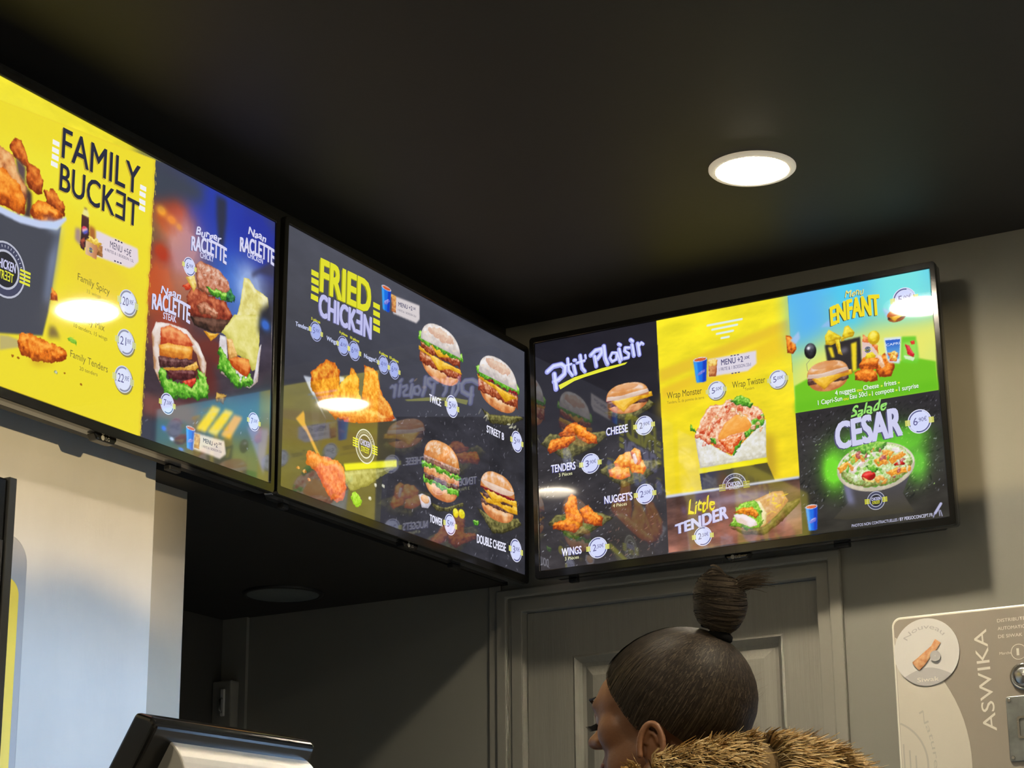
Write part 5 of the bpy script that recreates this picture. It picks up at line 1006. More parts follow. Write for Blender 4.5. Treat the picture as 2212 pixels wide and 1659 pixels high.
# ------------------------------------------------------------------ menu screens
SW,SH=1.073,1.073*9/16
def menu_screen(c,u,v,n,art,lets,label,wallgap,sc_=1.0):
    u,v,n=[tuple(q*sc_ for q in a) for a in (u,v,n)]
    mtx=Matrix(((u[0],v[0],n[0],c[0]),(u[1],v[1],n[1],c[1]),(u[2],v[2],n[2],c[2]),(0,0,0,1)))
    t=empty('menu_screen'); t.matrix_world=mtx; tag(t,label,'screen','wall-mounted menu screens')
    bo=rrect(SW+.030,SH+.039,.009,cy=-.0025); bi=rrect(SW+.002,SH+.002,.003)
    bm=bmesh.new(); ring(bm,bo,bi,-.012,.003); obj('bezel',bm,M_black,t,bev=.0015,seg=1)
    bm=bmesh.new(); prism(bm,rrect(SW+.027,SH+.036,.009,cy=-.0025),-.034,-.0125); obj('side_band',bm,M_band,t,bev=.0012,seg=1)
    bm=bmesh.new(); prism(bm,rrect(SW*.96,SH+.030,.01,cy=-.0045),-.056,-.0345); obj('rear_housing',bm,M_blackm,t,bev=.003)
    cv=Canvas(); cv.run(art); im=cv.im/255.; im=np.where(im<=.04045,im/12.92,((np.clip(im,0,1)+.055)/1.055)**2.4)
    X,Y=np.meshgrid(np.linspace(-SW/2,SW/2,NX),np.linspace(SH/2,-SH/2,NY)); V=np.stack([X.ravel(),Y.ravel(),np.full(NX*NY,-.001)],1)
    i=np.arange(NX*NY).reshape(NY,NX); F=np.stack([i[1:,:-1],i[1:,1:],i[:-1,1:],i[:-1,:-1]],-1).reshape(-1,4)
    disp=mesh_np('display',V,F,M_screen,t,im.reshape(-1,3))
    names={'@':'price_badge','#':'printed_emblem','~':'brush_stroke','-':'printed_dash','P':'underline'}
    for g_ in lets:
        L=Letters(); L.run([g_],None); V=np.concatenate(L.V); F=np.concatenate(L.F); Cc=np.concatenate(L.C)
        V=np.stack([np.clip(V[:,0],.1,159.9)/160*SW-SW/2,SH/2-np.clip(V[:,1],.1,89.9)/90*SH,-.0009+V[:,2]*.00012],1)
        a,b,d=V[F[:,0]],V[F[:,1]],V[F[:,2]]; nz=(b[:,0]-a[:,0])*(d[:,1]-a[:,1])-(b[:,1]-a[:,1])*(d[:,0]-a[:,0]); F[nz<0]=F[nz<0][:,::-1]
        nm=names.get(g_[0],'printed_word') if len(g_[0])==1 else 'printed_word'
        mesh_np(nm,V,F,M_letter,disp,Cc)
    bm=bmesh.new(); prism(bm,[(-.035,-SH/2-.0215),(.035,-SH/2-.0215),(.026,-SH/2-.034),(-.026,-SH/2-.034)],-.030,-.006); obj('brand_tab',bm,M_black,t,bev=.004,seg=3)
    bm=bmesh.new(); box(bm,-SW/2+.06,-SW/2+.085,-SH/2-.032,-SH/2-.0195,-.052,-.036); obj('stand_socket',bm,M_blackm,t,bev=.003)
    bm=bmesh.new(); box(bm,SW/2-.3,SW/2-.26,-SH/2-.032,-SH/2-.0195,-.052,-.036); obj('stand_socket',bm,M_blackm,t,bev=.003)
    bm=bmesh.new(); box(bm,-.2,.2,-.12,.10,-wallgap,-.0555); obj('wall_bracket',bm,M_blackm,t)
    return t,disp
menu_screen((.1174,-1.71659,2.62653),(-.02018,.99979,.00172),(-.00171,-.00175,1.0),(.99979,.02018,.00174),ART_A,LET_A,'wall-mounted screen with a yellow FAMILY BUCKET menu, leftmost of the three menu screens',.11,.987)
menu_screen((.10508,-.61206,2.62819),(-.01013,.99993,-.00626),(.00549,.00632,.99996),(.99993,.01009,-.00556),ART_B,LET_B,'wall-mounted screen with the FRIED CHICKEN menu, middle one of the three menu screens',.097)
menu_screen((.7079,-.12589,2.62253),(.9998,.01771,.00899),(-.00878,-.01237,.99988),(.01782,-.99977,-.01221),ART_C,LET_C,'wall-mounted screen above the grey door reading Ptit Plaisir, rightmost menu screen',.112)
# ------------------------------------------------------------------ plain lettering helper for printed things (flat glyphs on a surface facing -y)
def put_text(name,t,x,z,h,wd,mat_,parent,y,off=0,rot=0,depth=.0004,arc=None):
    """t centred at (x,z), cap height h, width wd, in the x-z plane at depth y; arc=(radius, a0, a1) bends it"""
    v,f=glyphs(t,off); vh,_=glyphs('H',0); cap=vh[:,1].max(); x0,x1=v[:,0].min(),v[:,0].max()
    if arc:
        r,a0,a1=arc; a=a0+(a1-a0)*(v[:,0]-x0)/(x1-x0); rr=r+(v[:,1]/cap)*h*(1 if a1<a0 else -1); P=np.stack([x+rr*np.cos(a),z+rr*np.sin(a)],1)
    else:
        u=((v[:,0]-x0)/(x1-x0)-.5)*wd; q=(v[:,1]/cap-.5)*h; c_,s_=math.cos(rot),math.sin(rot); P=np.stack([x+u*c_-q*s_,z+u*s_+q*c_],1)
    V=np.stack([P[:,0],np.full(len(P),y-depth),P[:,1]],1); F=f.copy(); a,b,d_=V[F[:,0]],V[F[:,1]],V[F[:,2]]
    nz=(b[:,0]-a[:,0])*(d_[:,2]-a[:,2])-(b[:,2]-a[:,2])*(d_[:,0]-a[:,0]); F[nz<0]=F[nz<0][:,::-1]
    return mesh_np(name,V,F,mat_,parent)
# maker's mark below the right screen
bt=[o for o in bpy.data.objects if o.name.startswith('menu_screen')]
for t in bt:
    L=Letters(); L.disc(-.011,0,0,.0052,0,(150,150,140),20); v,f=glyphs('LG',.0); v=v/.7*.0075; L.add(np.stack([v[:,0]-.003,v[:,1]-.0037],1),f,0,(140,140,132))
    V=np.concatenate(L.V); V[:,2]=-.0056; V[:,1]-=SH/2+.0275; F=np.concatenate(L.F)
    a,b,d_=V[F[:,0]],V[F[:,1]],V[F[:,2]]; nz=(b[:,0]-a[:,0])*(d_[:,1]-a[:,1])-(b[:,1]-a[:,1])*(d_[:,0]-a[:,0]); F[nz<0]=F[nz<0][:,::-1]
    tab=[c for c in t.children if c.name.startswith('brand_tab')][0]
    mesh_np('logo_print',V,F,attr_mat('printed_marks',rough=.5),tab,np.concatenate(L.C))
# ------------------------------------------------------------------ wall dispenser on the right
dp=empty('wall_dispenser',(0,0,0)); tag(dp,'taupe wall dispenser with cream swoosh and ASWIKA lettering, right of the grey door','dispenser')
DXa,DXb,DZt,DZb=1.066,1.58,2.117,1.50
Mt=mat('dispenser_taupe',(.36,.32,.265),.4,noise=.04,nscale=5); Mc=mat('dispenser_cream',(.66,.62,.53),.4); Mr=mat('dispenser_rim',(.82,.80,.70),.3)
Ms=mat('sticker_white',(.74,.73,.70),.4); Mg=mat('sticker_grey',(.52,.51,.50),.45); Mi=mat('grey_print',(.52,.50,.44),.5); Mw=mat('pale_print',(.80,.77,.68),.4)
dcx,dcz=(DXa+DXb)/2,(DZt+DZb)/2; dw,dh=DXb-DXa,DZt-DZb
bm=bmesh.new(); prism(bm,rrect(dw,dh,.022,cx=dcx,cy=dcz,n=6),-.004,-.046,'y'); obj('body',bm,Mr,dp,bev=.003)
bm=bmesh.new(); prism(bm,rrect(dw-.012,dh-.012,.018,cx=dcx,cy=dcz,n=6),-.044,-.0475,'y'); obj('front_panel',bm,Mt,dp)
# cream swoosh: disc clipped by the panel edge
P=[]
for i in range(49):
    a=R(-60+ (142+60)*i/48); x=.8866+.3515*math.cos(a); z=1.7727+.3515*math.sin(a)
    if x>=DXa+.0065 and z>=DZb+.01: P.append((x,z))
P=P+[(DXa+.0065,DZb+.01)] if P[0][0]>P[-1][0] else P
bm=bmesh.new(); prism(bm,P,-.0476,-.0484,'y'); obj('cream_swoosh',bm,Mc,dp)
bm=bmesh.new(); P=[]
for i in range(25):
    a=R(88-110*i/24); P.append((1.03+.105*math.cos(a),1.775+.105*math.sin(a)))
P=[p for p in P if p[0]>DXa+.008]
for (x0,z0),(x1,z1) in zip(P,P[1:]):
    dx,dz=x1-x0,z1-z0; l=math.hypot(dx,dz); nx,nz=-dz/l*.0022,dx/l*.0022; prism(bm,[(x0+nx,z0+nz),(x1+nx,z1+nz),(x1-nx,z1-nz),(x0-nx,z0-nz)],-.0484,-.0488,'y')
for x,z0,z1 in ((1.079,1.70,1.823),(1.093,1.70,1.808),(1.107,1.70,1.795)): box(bm,x-.0018,x+.0018,-.0489,-.0484,z0,z1)
obj('emblem',bm,Mi,dp)
st=None
bm=bmesh.new(); lathe(bm,[(.0785,0),(.0785,.0016),(.001,.0018)],48); st=obj('round_sticker',bm,Ms,dp); st.rotation_euler=(R(90),0,0); st.location=(1.1485,-.0484,2.029)
bm=bmesh.new(); P=[(1.1485+.0775*math.cos(R(a)),2.029+.0775*math.sin(R(a))) for a in range(-136,-43,4)]
P+= [(1.1485+.056-.112*i/8, 2.029-.054+.018*math.sin(math.pi*i/8)) for i in range(9)]
prism(bm,P,-.0502,-.0508,'y'); obj('sticker_band',bm,Mg,dp)
# tobacco-brown stick picture on the sticker
bm=bmesh.new(); tube(bm,[(1.122,-.052,1.998),(1.135,-.054,2.008),(1.150,-.053,2.022),(1.166,-.053,2.036),(1.178,-.052,2.052)],[.0135,.0125,.010,.008,.0085],10)
o=obj('stick_picture',bm,mat('siwak_brown',(.62,.25,.10),.7,noise=.5,nscale=90,col2=(.80,.52,.28)),dp,smooth=True)
o.scale=(1,.12,1); o.location=(0,-.0455,0)
bm=bmesh.new(); lathe(bm,[(.0125,0),(.0125,.0004),(.001,.0005)],24); o=obj('picture_seal',bm,Mg,dp); o.rotation_euler=(R(90),0,0); o.location=(1.170,-.0535,2.018)
put_text('sticker_title','Nouveau',1.1485,2.029,.011,.09,Mg,dp,-.0503,off=.01,arc=(.054,R(146),R(40)))
put_text('sticker_name','Siwak',1.1485,1.966,.010,.052,Mw,dp,-.0509,off=.01)
put_text('product_word','Naturel',.8866,1.7727,.0115,.1,Mi,dp,-.0485,off=-.01,arc=(.262,R(27),R(-4)))
put_text('brand_word','ASWIKA',1.2815,1.953,.030,.232,Mw,dp,-.0476,off=-.012,rot=R(92))
for k,tx in enumerate(('DISTRIBUTEUR','AUTOMATIQUE','DE SIWAK')):
    wd=(.082,.078,.056)[k]; put_text('small_print',tx,1.3195+wd/2,2.085-.0182*k,.0075,wd,Mw,dp,-.0476,off=0)
put_text('small_print','Marche',1.3195+.014,2.010,.006,.028,Mw,dp,-.0476,off=0)
bm=bmesh.new(); ring(bm,[(1.364+.018*math.cos(2*math.pi*i/32),2.010+.018*math.sin(2*math.pi*i/32)) for i in range(32)],[(1.364+.0165*math.cos(2*math.pi*i/32),2.010+.0165*math.sin(2*math.pi*i/32)) for i in range(32)],0,.0006); 
for v in bm.verts: v.co=(v.co.x,-.0476-v.co.z,v.co.y)
obj('price_ring',bm,Mw,dp); put_text('price_digit','1',1.362,2.010,.016,.006,Mw,dp,-.0476)
bm=bmesh.new(); lathe(bm,[(.031,0),(.031,.006),(.027,.009),(.024,.006),(.022,.006),(.022,.012),(.016,.015),(.001,.016)],40); o=obj('push_button',bm,M_chrome,dp,smooth=True); o.rotation_euler=(R(90),0,0); o.location=(1.372,-.047,1.953)
bm=bmesh.new(); prism(bm,rrect(.13,.145,.006,cx=1.392,cy=1.838),-.047,-.053,'y'); cm=obj('coin_plate',bm,mat('worn_zinc',(.40,.42,.40),.4,metal=.8,noise=.35,nscale=30),dp,bev=.0015)
bm=bmesh.new()
for sx in (-.057,.057):
    for sz in (-.064,.064):
        b2=[(1.392+sx+.0045*math.cos(2*math.pi*i/12),1.838+sz+.0045*math.sin(2*math.pi*i/12)) for i in range(12)]; prism(bm,b2,-.053,-.0555,'y')
obj('screws',bm,M_chrome,cm,bev=.0008)
bm=bmesh.new(); ring(bm,[(p[0],p[1]) for p in rrect(.07,.05,.006,cx=1.385,cy=1.84)],[(p[0],p[1]) for p in rrect(.06,.04,.005,cx=1.385,cy=1.84)],0,.003)
for v in bm.verts: v.co=(v.co.x,-.053-v.co.z,v.co.y)
obj('coin_slot',bm,M_chrome,cm)
# ------------------------------------------------------------------ counter, till, panels
bm=bmesh.new(); box(bm,.55,1.18,-6.5,-1.2,0,1.06); co=empty('counter',(.86,-3.8,0)); tag(co,'long dark service counter below the lower frame edge, carrying the till','counter')
o=obj('counter_body',bm,M_wall,co); o.location=(-.86,3.8,0)
bm=bmesh.new(); box(bm,.50,1.22,-6.5,-1.15,1.06,1.10); o=obj('counter_top',bm,M_black,co,bev=.004); o.location=(-.86,3.8,0)
# till: seen from behind; its screen faces the staff (towards -x)

M_silver=mat('till_silver_plastic',(.60,.575,.50),.38,metal=.0,noise=.08,nscale=10)
ti=empty('till_terminal',(.955,-2.364,1.10)); tag(ti,'black till terminal with a silver slotted back, low at the left before the pale pillar','till')
T_W=.34
def side_prism(bm,prof,y0,y1): prism(bm,prof,y0,y1,'y')
# head leans: top towards the customers, foot towards the staff; profile in (x,z)
ti.location=(.955,-2.364,1.10); ti.rotation_euler=(0,0,R(-5.4)); T_W=.327
D_=(-.57,-.82); N_=(.82,-.57)
def tp(a,b): return (D_[0]*a+N_[0]*b, .497+D_[1]*a+N_[1]*b)
bm=bmesh.new(); side_prism(bm,[tp(0,0),tp(-.004,-.012),tp(.006,-.045),tp(.30,-.045),tp(.30,0)],-T_W/2,T_W/2); obj('screen_housing',bm,M_black,ti,bev=.007,seg=3)
bm=bmesh.new()
def sh(f): return tp(.022+.10*(1-math.cos(f)),.082*math.sin(f))
P=[tp(.020,-.004)]+[sh(R(90)*i/14) for i in range(15)]+[tp(.27,.088),tp(.28,-.004)]
side_prism(bm,P,-T_W/2+.042,T_W/2-.004); obj('rear_shell',bm,M_silver,ti,bev=.003)
for r_ in range(4):
    for k in range(6):
        f=R(38+13*r_); y=-T_W/2+.080+.034*k; q=sh(f); q2=sh(f+.02)
        tx,tz=q2[0]-q[0],q2[1]-q[1]; l=math.hypot(tx,tz); tx/=l;tz/=l; nx,nz=-tz,tx
        if nx*N_[0]+nz*N_[1]<0: nx,nz=-nx,-nz
        h=.0019; bm=bmesh.new(); prism(bm,[(q[0]+tx*h+nx*.0008,q[1]+tz*h+nz*.0008),(q[0]-tx*h+nx*.0008,q[1]-tz*h+nz*.0008),(q[0]-tx*h-nx*.003,q[1]-tz*h-nz*.003),(q[0]+tx*h-nx*.003,q[1]+tz*h-nz*.003)],y,y+.018,'y')
        obj('vent_slot',bm,M_blackm,ti)
bm=bmesh.new(); box(bm,-.16,.05,-.13,.13,0,.03); obj('base',bm,M_black,ti,bev=.01,seg=3)
bm=bmesh.new(); prism(bm,[(-.03,.03),(-.10,.03),(-.13,.30),(-.07,.36)],-.05,.05,'y'); obj('neck',bm,M_black,ti,bev=.006)
# dark framed panel cut by the left frame edge
pn=empty('standing_menu_holder',(.86,-2.752,1.10)); tag(pn,'tall black menu holder standing on the counter, cut by the left photo edge','menu holder')
bm=bmesh.new(); box(bm,-.014,.014,-.60,0,0,.793); obj('holder_frame',bm,M_black,pn,bev=.003)
bm=bmesh.new(); box(bm,.0135,.0165,-.585,-.016,.02,.71); obj('holder_face',bm,mat('panel_brown_glass',(.07,.06,.055),.25,noise=.3,nscale=6),pn)
bm=bmesh.new(); box(bm,-.012,.018,-.012,.002,.0,.795); obj('edge_strip',bm,mat('edge_steel',(.10,.10,.095),.25,metal=.5),pn,bev=.0015)
# rounded grey case with yellow panel on the pillar
yc=empty('wall_case',(0,-2.003,1.715)); tag(yc,'grey rounded case with yellow front on the pale pillar, behind the menu holder','wall case')
M_case=mat('case_grey',(.33,.32,.31),.45,noise=.08,nscale=6); M_yel=mat('case_yellow',(.80,.56,.02),.45,noise=.08,nscale=5)
bm=bmesh.new(); prism(bm,[(a,b) for a,b in rrect(.17,.70,.05,n=8)],-.058,.058); 
for v in bm.verts: v.co=(.062+v.co.z,v.co.x,v.co.y)
o=obj('case_body',bm,M_case,yc,bev=.006,seg=3)
bm=bmesh.new(); prism(bm,[(a,b) for a,b in rrect(.125,.60,.03,n=8,cy=-.03)],.055,.061)
for v in bm.verts: v.co=(.062+v.co.z,v.co.x,v.co.y)
obj('yellow_panel',bm,M_yel,yc,bev=.002)
bm=bmesh.new(); lathe(bm,[(.022,.345),(.022,.365),(.036,.37),(.038,.376),(.03,.38),(.001,.38)],24,cap0=True,cx=.062,cy=.035); obj('cap',bm,mat('cap_brown_grey',(.20,.17,.165),.4),yc,smooth=True)
# ------------------------------------------------------------------ the customer
FW=Vector((-1,.02,0)).normalized(); HB=Vector((1.523,-2.172,1.600)); HS=1.1     # facing, head centre
UP=Vector((0,0,1)); LF=UP.cross(FW).normalized()                             # her left side is turned to the camera
pe=empty('person',(1.60,-2.17,0)); tag(pe,'person with a high dark hair bun and furry tan hood, looking down','person')
PIT=R(-9)
def hp(f,s,u):
    """head frame (forward, left, up), pitched down, to world minus the person's origin"""
    c,s_=math.cos(PIT),math.sin(PIT); f,s,u=f*HS,s*HS,u*HS; f2=f*c-u*s_; u2=f*s_+u*c
    return HB+FW*f2+LF*s+UP*u2-Vector((1.60,-2.17,0))
M_skin=mat('skin_brown',(.27,.125,.062),.45,spec=.45,noise=.18,nscale=14,bump=.12,bscale=160)
M_hair=attr_mat('hair_dark_brown',rough=.55,spec=.25)
def ellip(bm,c,r,rot=None,n=16):
    m=Matrix.Translation(c) @ (rot or Matrix.Identity(4)) @ Matrix.Diagonal((*r,1)); w_=2*n
    a=bm.verts.new(m@Vector((0,0,1))); z=bm.verts.new(m@Vector((0,0,-1)))
    rows=[[bm.verts.new(m@Vector((math.sin(math.pi*i/n)*math.cos(2*math.pi*j/w_),math.sin(math.pi*i/n)*math.sin(2*math.pi*j/w_),math.cos(math.pi*i/n)))) for j in range(w_)] for i in range(1,n)]
    for j in range(w_):
        k=(j+1)%w_; bm.faces.new((a,rows[0][j],rows[0][k])); bm.faces.new((z,rows[-1][k],rows[-1][j]))
        for p,q in zip(rows,rows[1:]): bm.faces.new((p[j],q[j],q[k],p[k]))
HR=Matrix((( *FW,0),( *LF,0),( *UP,0),(0,0,0,1))).transposed() @ Matrix.Rotation(-PIT,4,'Y')
def he(bm,f,s,u,rf,rs,ru,ax=None): ellip(bm,hp(f,s,u),(rf*HS,rs*HS,ru*HS),HR @ (ax or Matrix.Identity(4)))
def capsule(bm,a,b,ra,rb,k=7):
    a=Vector(a);b=Vector(b)
    for i in range(k+1):
        t=i/k; r=ra+(rb-ra)*t; ellip(bm,a.lerp(b,t),(r,r,r),n=9)
def fused(name,bm,m,parent,voxel,smooth=6,cols=None,sf=.5):
    """fuse overlapping lumps into one continuous skin"""
    o=obj(name,bm,m,None,smooth=True); md=o.modifiers.new('fuse','REMESH'); md.mode='VOXEL'; md.voxel_size=voxel; md.use_smooth_shade=True
    s=o.modifiers.new('soften','SMOOTH'); s.iterations=smooth; s.factor=sf
    bpy.context.view_layer.update(); me=bpy.data.meshes.new_from_object(o.evaluated_get(bpy.context.evaluated_depsgraph_get()))
    o.modifiers.clear(); o.data=me; me.name=name
    if parent: o.parent=parent
    return o
bm=bmesh.new()
# skull, brow, cheeks, jaw, nose, lips, chin
he(bm,-.016,0,.016,.086,.068,.080); he(bm,.040,0,.024,.045,.057,.050); he(bm,.030,0,-.028,.054,.055,.068); he(bm,.060,0,-.080,.026,.029,.023)
he(bm,.072,0,.030,.016,.046,.014)                    # brow ridge
he(bm,.050,0,-.030,.036,.044,.044)                   # mid face
he(bm,.084,0,.014,.013,.009,.026,Matrix.Rotation(R(20),4,'Y')); he(bm,.097,0,-.005,.017,.0115,.0115); he(bm,.089,.012,-.009,.011,.008,.008); he(bm,.089,-.012,-.009,.011,.008,.008)
he(bm,.082,0,-.037,.015,.021,.009); he(bm,.080,0,-.050,.014,.020,.009); he(bm,.076,0,-.027,.013,.018,.012)
for s in (1,-1):
    he(bm,.046,s*.034,-.008,.032,.027,.030); he(bm,.064,s*.030,.016,.014,.016,.012); he(bm,.026,s*.044,-.050,.044,.018,.030)
capsule(bm,hp(-.035,0,-.06),(0.0,0,1.38),.058,.064)
# torso, arms, legs below the frame edge
capsule(bm,(.02,.14,1.31),(.02,-.14,1.31),.075,.075); capsule(bm,(.02,0,1.27),(.01,0,1.02),.14,.13); capsule(bm,(0,.07,.93),(0,-.07,.93),.125,.125)
for s in (1,-1):
    y=-s*.19
    capsule(bm,(.02,y,1.30),(.03,y*1.15,1.10),.056,.043); capsule(bm,(.03,y*1.15,1.10),(-.17,y*.9,1.09),.040,.028)
    ellip(bm,Vector((-.215,y*.9,1.105)),(.045,.036,.016),n=9)
    for k in range(4): capsule(bm,(-.24,y*.9-.027+.018*k,1.108),(-.29+.006*abs(k-1.5),y*.9-.03+.02*k,1.106),.0095,.008,4)
    capsule(bm,(-.205,y*.9+s*.03,1.106),(-.245,y*.9+s*.055,1.106),.011,.009,4)
    capsule(bm,(0,-s*.085,.88),(.0,-s*.09,.50),.085,.058); capsule(bm,(0,-s*.09,.50),(.02,-s*.09,.09),.052,.038); ellip(bm,Vector((-.04,-s*.09,.04)),(.12,.042,.04),n=9)
body=fused('body',bm,M_skin,pe,.0042,14)
for s in (1,-1):   # ears: curled rim, inner fold, bowl and lobe
    bm=bmesh.new()
    for i in range(26):
        a=R(-78+272*i/25); he(bm,-.012-.0145*math.cos(a)-.004*math.sin(a),s*(.0735+.0055*(1-math.cos(a))*.5+.003),-.046+.027*math.sin(a),.0042,.0042,.0042)
    he(bm,-.008,s*.070,-.046,.0135,.004,.024); he(bm,-.001,s*.0735,-.071,.0078,.0045,.0085); he(bm,.003,s*.0745,-.046,.004,.0045,.0075)
    for i in range(14):
        a=R(10+150*i/13); he(bm,-.012-.008*math.cos(a),s*.0745,-.045+.0165*math.sin(a),.0028,.0034,.0028)
    fused('ear',bm,M_skin,pe,.0018,3)
# closed downturned eyes with lashes, pale lid make-up, lips
for s in (1,-1):
    bm=bmesh.new(); he(bm,.0665,s*.030,.0125,.0125,.0135,.0115); obj('eyelid',bm,mat('lid_shadow',(.36,.26,.24),.35,spec=.7),pe,smooth=True)
    bm=bmesh.new()
    for i in range(13):
        t=-1+i/6; p0=hp(.0785-.005*abs(t),s*(.031+.0125*t),.0065); p1=hp(.0915-.004*abs(t),s*(.031+.0165*t),.0025+.003*abs(t)); tube(bm,[p0,p0.lerp(p1,.5)-UP*.0015,p1],[.0011,.0008,.0002],5)
    obj('lashes',bm,M_blackm,pe)
    bm=bmesh.new(); tube(bm,[hp(.0865,s*.014,.036),hp(.084,s*.03,.041),hp(.066,s*.050,.037)],[.0022,.0026,.0008],6); obj('eyebrow',bm,mat('brow_hair',(.02,.013,.01),.6),pe)
bm=bmesh.new(); he(bm,.0870,0,-.0385,.0105,.018,.0062); he(bm,.085,0,-.0495,.0105,.017,.0072); obj('lips',bm,mat('lips_rose',(.30,.13,.115),.35,spec=.7),pe,smooth=True)
bm=bmesh.new(); lathe(bm,[(.0001,.004),(.004,.003),(.0052,0),(.004,-.003),(.0001,-.004)],16); o=obj('earring',bm,mat('gold_polished',(.95,.86,.62),.12,metal=1),pe,smooth=True); o.location=hp(.006,.084,-.074)
# hair: close cap drawn up to a bun high at the back
BUN=(-.078,0,.070)
def cap(f,s,u,g=1.0):
    """direction from head centre -> point on the hair surface"""
    d=Vector((f+.016,s,u-.014)); d.normalize(); rf,rs,ru=(.101,.079,.092)
    if d.x>0: rf=.106
    if d.z<0: ru=.085
    k=1/math.sqrt((d.x/rf)**2+(d.y/rs)**2+(d.z/ru)**2); return Vector((-.016,0,.014))+d*k*g
rng=np.random.RandomState(11)
# under-cap
bm=bmesh.new(); nu,nv=64,36; G={}
def hairline(az):   # lowest elevation of the hair for azimuth az (0 = forward, pi = back)
    a=abs(az)/math.pi; return np.interp(a,[0,.12,.25,.33,.40,.46,.52,.58,.66,.78,1],[.98,.90,.42,.05,-.42,-.50,-.36,-.60,-.80,-.9,-.95])
for j in range(nu):
    az=-math.pi+2*math.pi*j/nu
    for i in range(nv+1):
        e0=hairline(az); el=e0+(math.pi/2-e0)*i/nv; p=cap(-.016+math.cos(el)*math.cos(az),math.cos(el)*math.sin(az),.014+math.sin(el),1.0 if i else .95)
        G[j,i]=bm.verts.new(hp(*p))
for j in range(nu):
    for i in range(nv): bm.faces.new((G[j,i],G[(j+1)%nu,i],G[(j+1)%nu,i+1],G[j,i+1]))
me_o=obj('hair_cap',bm,mat('hair_base',(.016,.011,.008),.8,spec=.15),pe,smooth=True)
# strands over the cap
V=[];F=[];C=[];n=0
def strand(P,w,side,c0,c1):
    global n
    K=len(P)
    for k,p in enumerate(P):
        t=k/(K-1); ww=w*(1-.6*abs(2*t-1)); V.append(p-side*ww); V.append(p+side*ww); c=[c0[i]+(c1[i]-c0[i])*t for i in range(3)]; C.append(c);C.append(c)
        if k: F.append((n+2*k-2,n+2*k-1,n+2*k+1,n+2*k))
    n+=2*K
HD=[(.018,.012,.008),(.030,.021,.013),(.052,.038,.024),(.085,.064,.042)]
for q in range(10000):
    az=rng.uniform(-math.pi,math.pi); e0=hairline(az); fr=rng.rand()**1.3*.75 if rng.rand()<.5 else 0.0; e1=e0+(1.2-e0)*fr
    d0=Vector((math.cos(e1)*math.cos(az),math.cos(e1)*math.sin(az),math.sin(e1))); d1=(Vector(BUN)-Vector((-.016,0,.014))).normalized(); d1=(d1+Vector(rng.normal(0,.05,3))).normalized()
    P=[]; g=1.006+rng.rand()*.012; wob=rng.normal(0,.012)
    for k in range(9):
        t=k/8; d=d0.slerp(d1,t) if d0.dot(d1)>-.98 else d1; p=cap(-.016+d.x,d.y+wob*math.sin(math.pi*t),.014+d.z,g+.012*t); P.append(hp(*p))
    c=HD[rng.choice(4,p=[.38,.34,.2,.08])]; side=(P[4]-P[3]).cross((P[4]-HB+Vector((1.60,-2.17,0)))).normalized(); strand(P,rng.uniform(.0004,.0011),side,c,c)
# flyaways along the nape and crown
for q in range(160):
    az=rng.uniform(1.9,math.pi)*(1 if rng.rand()<.6 else -1); el=rng.uniform(-.8,.3); d=Vector((math.cos(el)*math.cos(az),math.cos(el)*math.sin(az),math.sin(el))); p=cap(-.016+d.x,d.y,.014+d.z,1.01)
    a=hp(*p); o_=(a-(HB-Vector((1.60,-2.17,0)))).normalized(); L=rng.uniform(.006,.02); dr=Vector(rng.normal(0,.5,3)); P=[a,a+o_*L*.4+dr*L*.2,a+o_*L*.7+dr*L*.6]; strand(P,.00022,LF,HD[1],HD[2])
mesh_np('hair_strands',[tuple(v) for v in V],F,M_hair,pe,np.array(C)); bpy.data.objects['hair_strands']['kind']='stuff'
# bun: tie, core and wound locks
bt=Vector(hp(-.088,0,.080)); bc=bt+Vector((.004,-.001,.043))
bm=bmesh.new(); lathe(bm,[(.014,-.007),(.018,-.003),(.018,.003),(.014,.007)],24,cap0=True,cap1=True); tie=obj('hair_tie',bm,mat('tie_black',(.004,.004,.004),.9,spec=.1),pe,smooth=True); tie.location=bt; tie.rotation_euler=(0,R(12),0)
bm=bmesh.new(); ellip(bm,bc,(.026,.025,.026)); ellip(bm,bc+UP*.020+FW*.008,(.019,.018,.018)); obj('bun_core',bm,MATS['hair_base'],pe,smooth=True)
V=[];F=[];C=[];n=0
ax=(bc-bt).normalized(); e1=ax.orthogonal().normalized(); e2=ax.cross(e1)
for q in range(2600):
    ph=rng.uniform(0,2*math.pi); h0=rng.uniform(-.030,.036); tilt=rng.normal(.35,.25); rad=lambda h: .0335*math.sqrt(max(.16,1-((h-.002)/.044)**2))
    P=[]; g=rng.uniform(.96,1.10)
    for k in range(10):
        a=ph+k*.22; h=h0+math.sin(a)*tilt*.022; r_=rad(h)*g; P.append(bc+ax*(h+.002)+FW*max(h,0)*.15+e1*math.cos(a)*r_+e2*math.sin(a)*r_)
    c=HD[rng.choice(4,p=[.22,.33,.3,.15])]; side=ax if rng.rand()<.8 else (P[1]-P[0]).cross(ax).normalized(); strand(P,rng.uniform(.0008,.002),side,c,c)
for q in range(90):   # loose ends poking out at the back
    a=bc+ax*.022-FW*.022+Vector(rng.normal(0,.004,3)); dr=(-FW*1.0+UP*.10+Vector(rng.normal(0,.12,3))).normalized(); L=rng.uniform(.025,.055); P=[a+dr*L*t+UP*(.004*math.sin(t*3)) for t in (0,.25,.5,.75,1)]; strand(P,rng.uniform(.0003,.0009),UP,HD[2],HD[3])
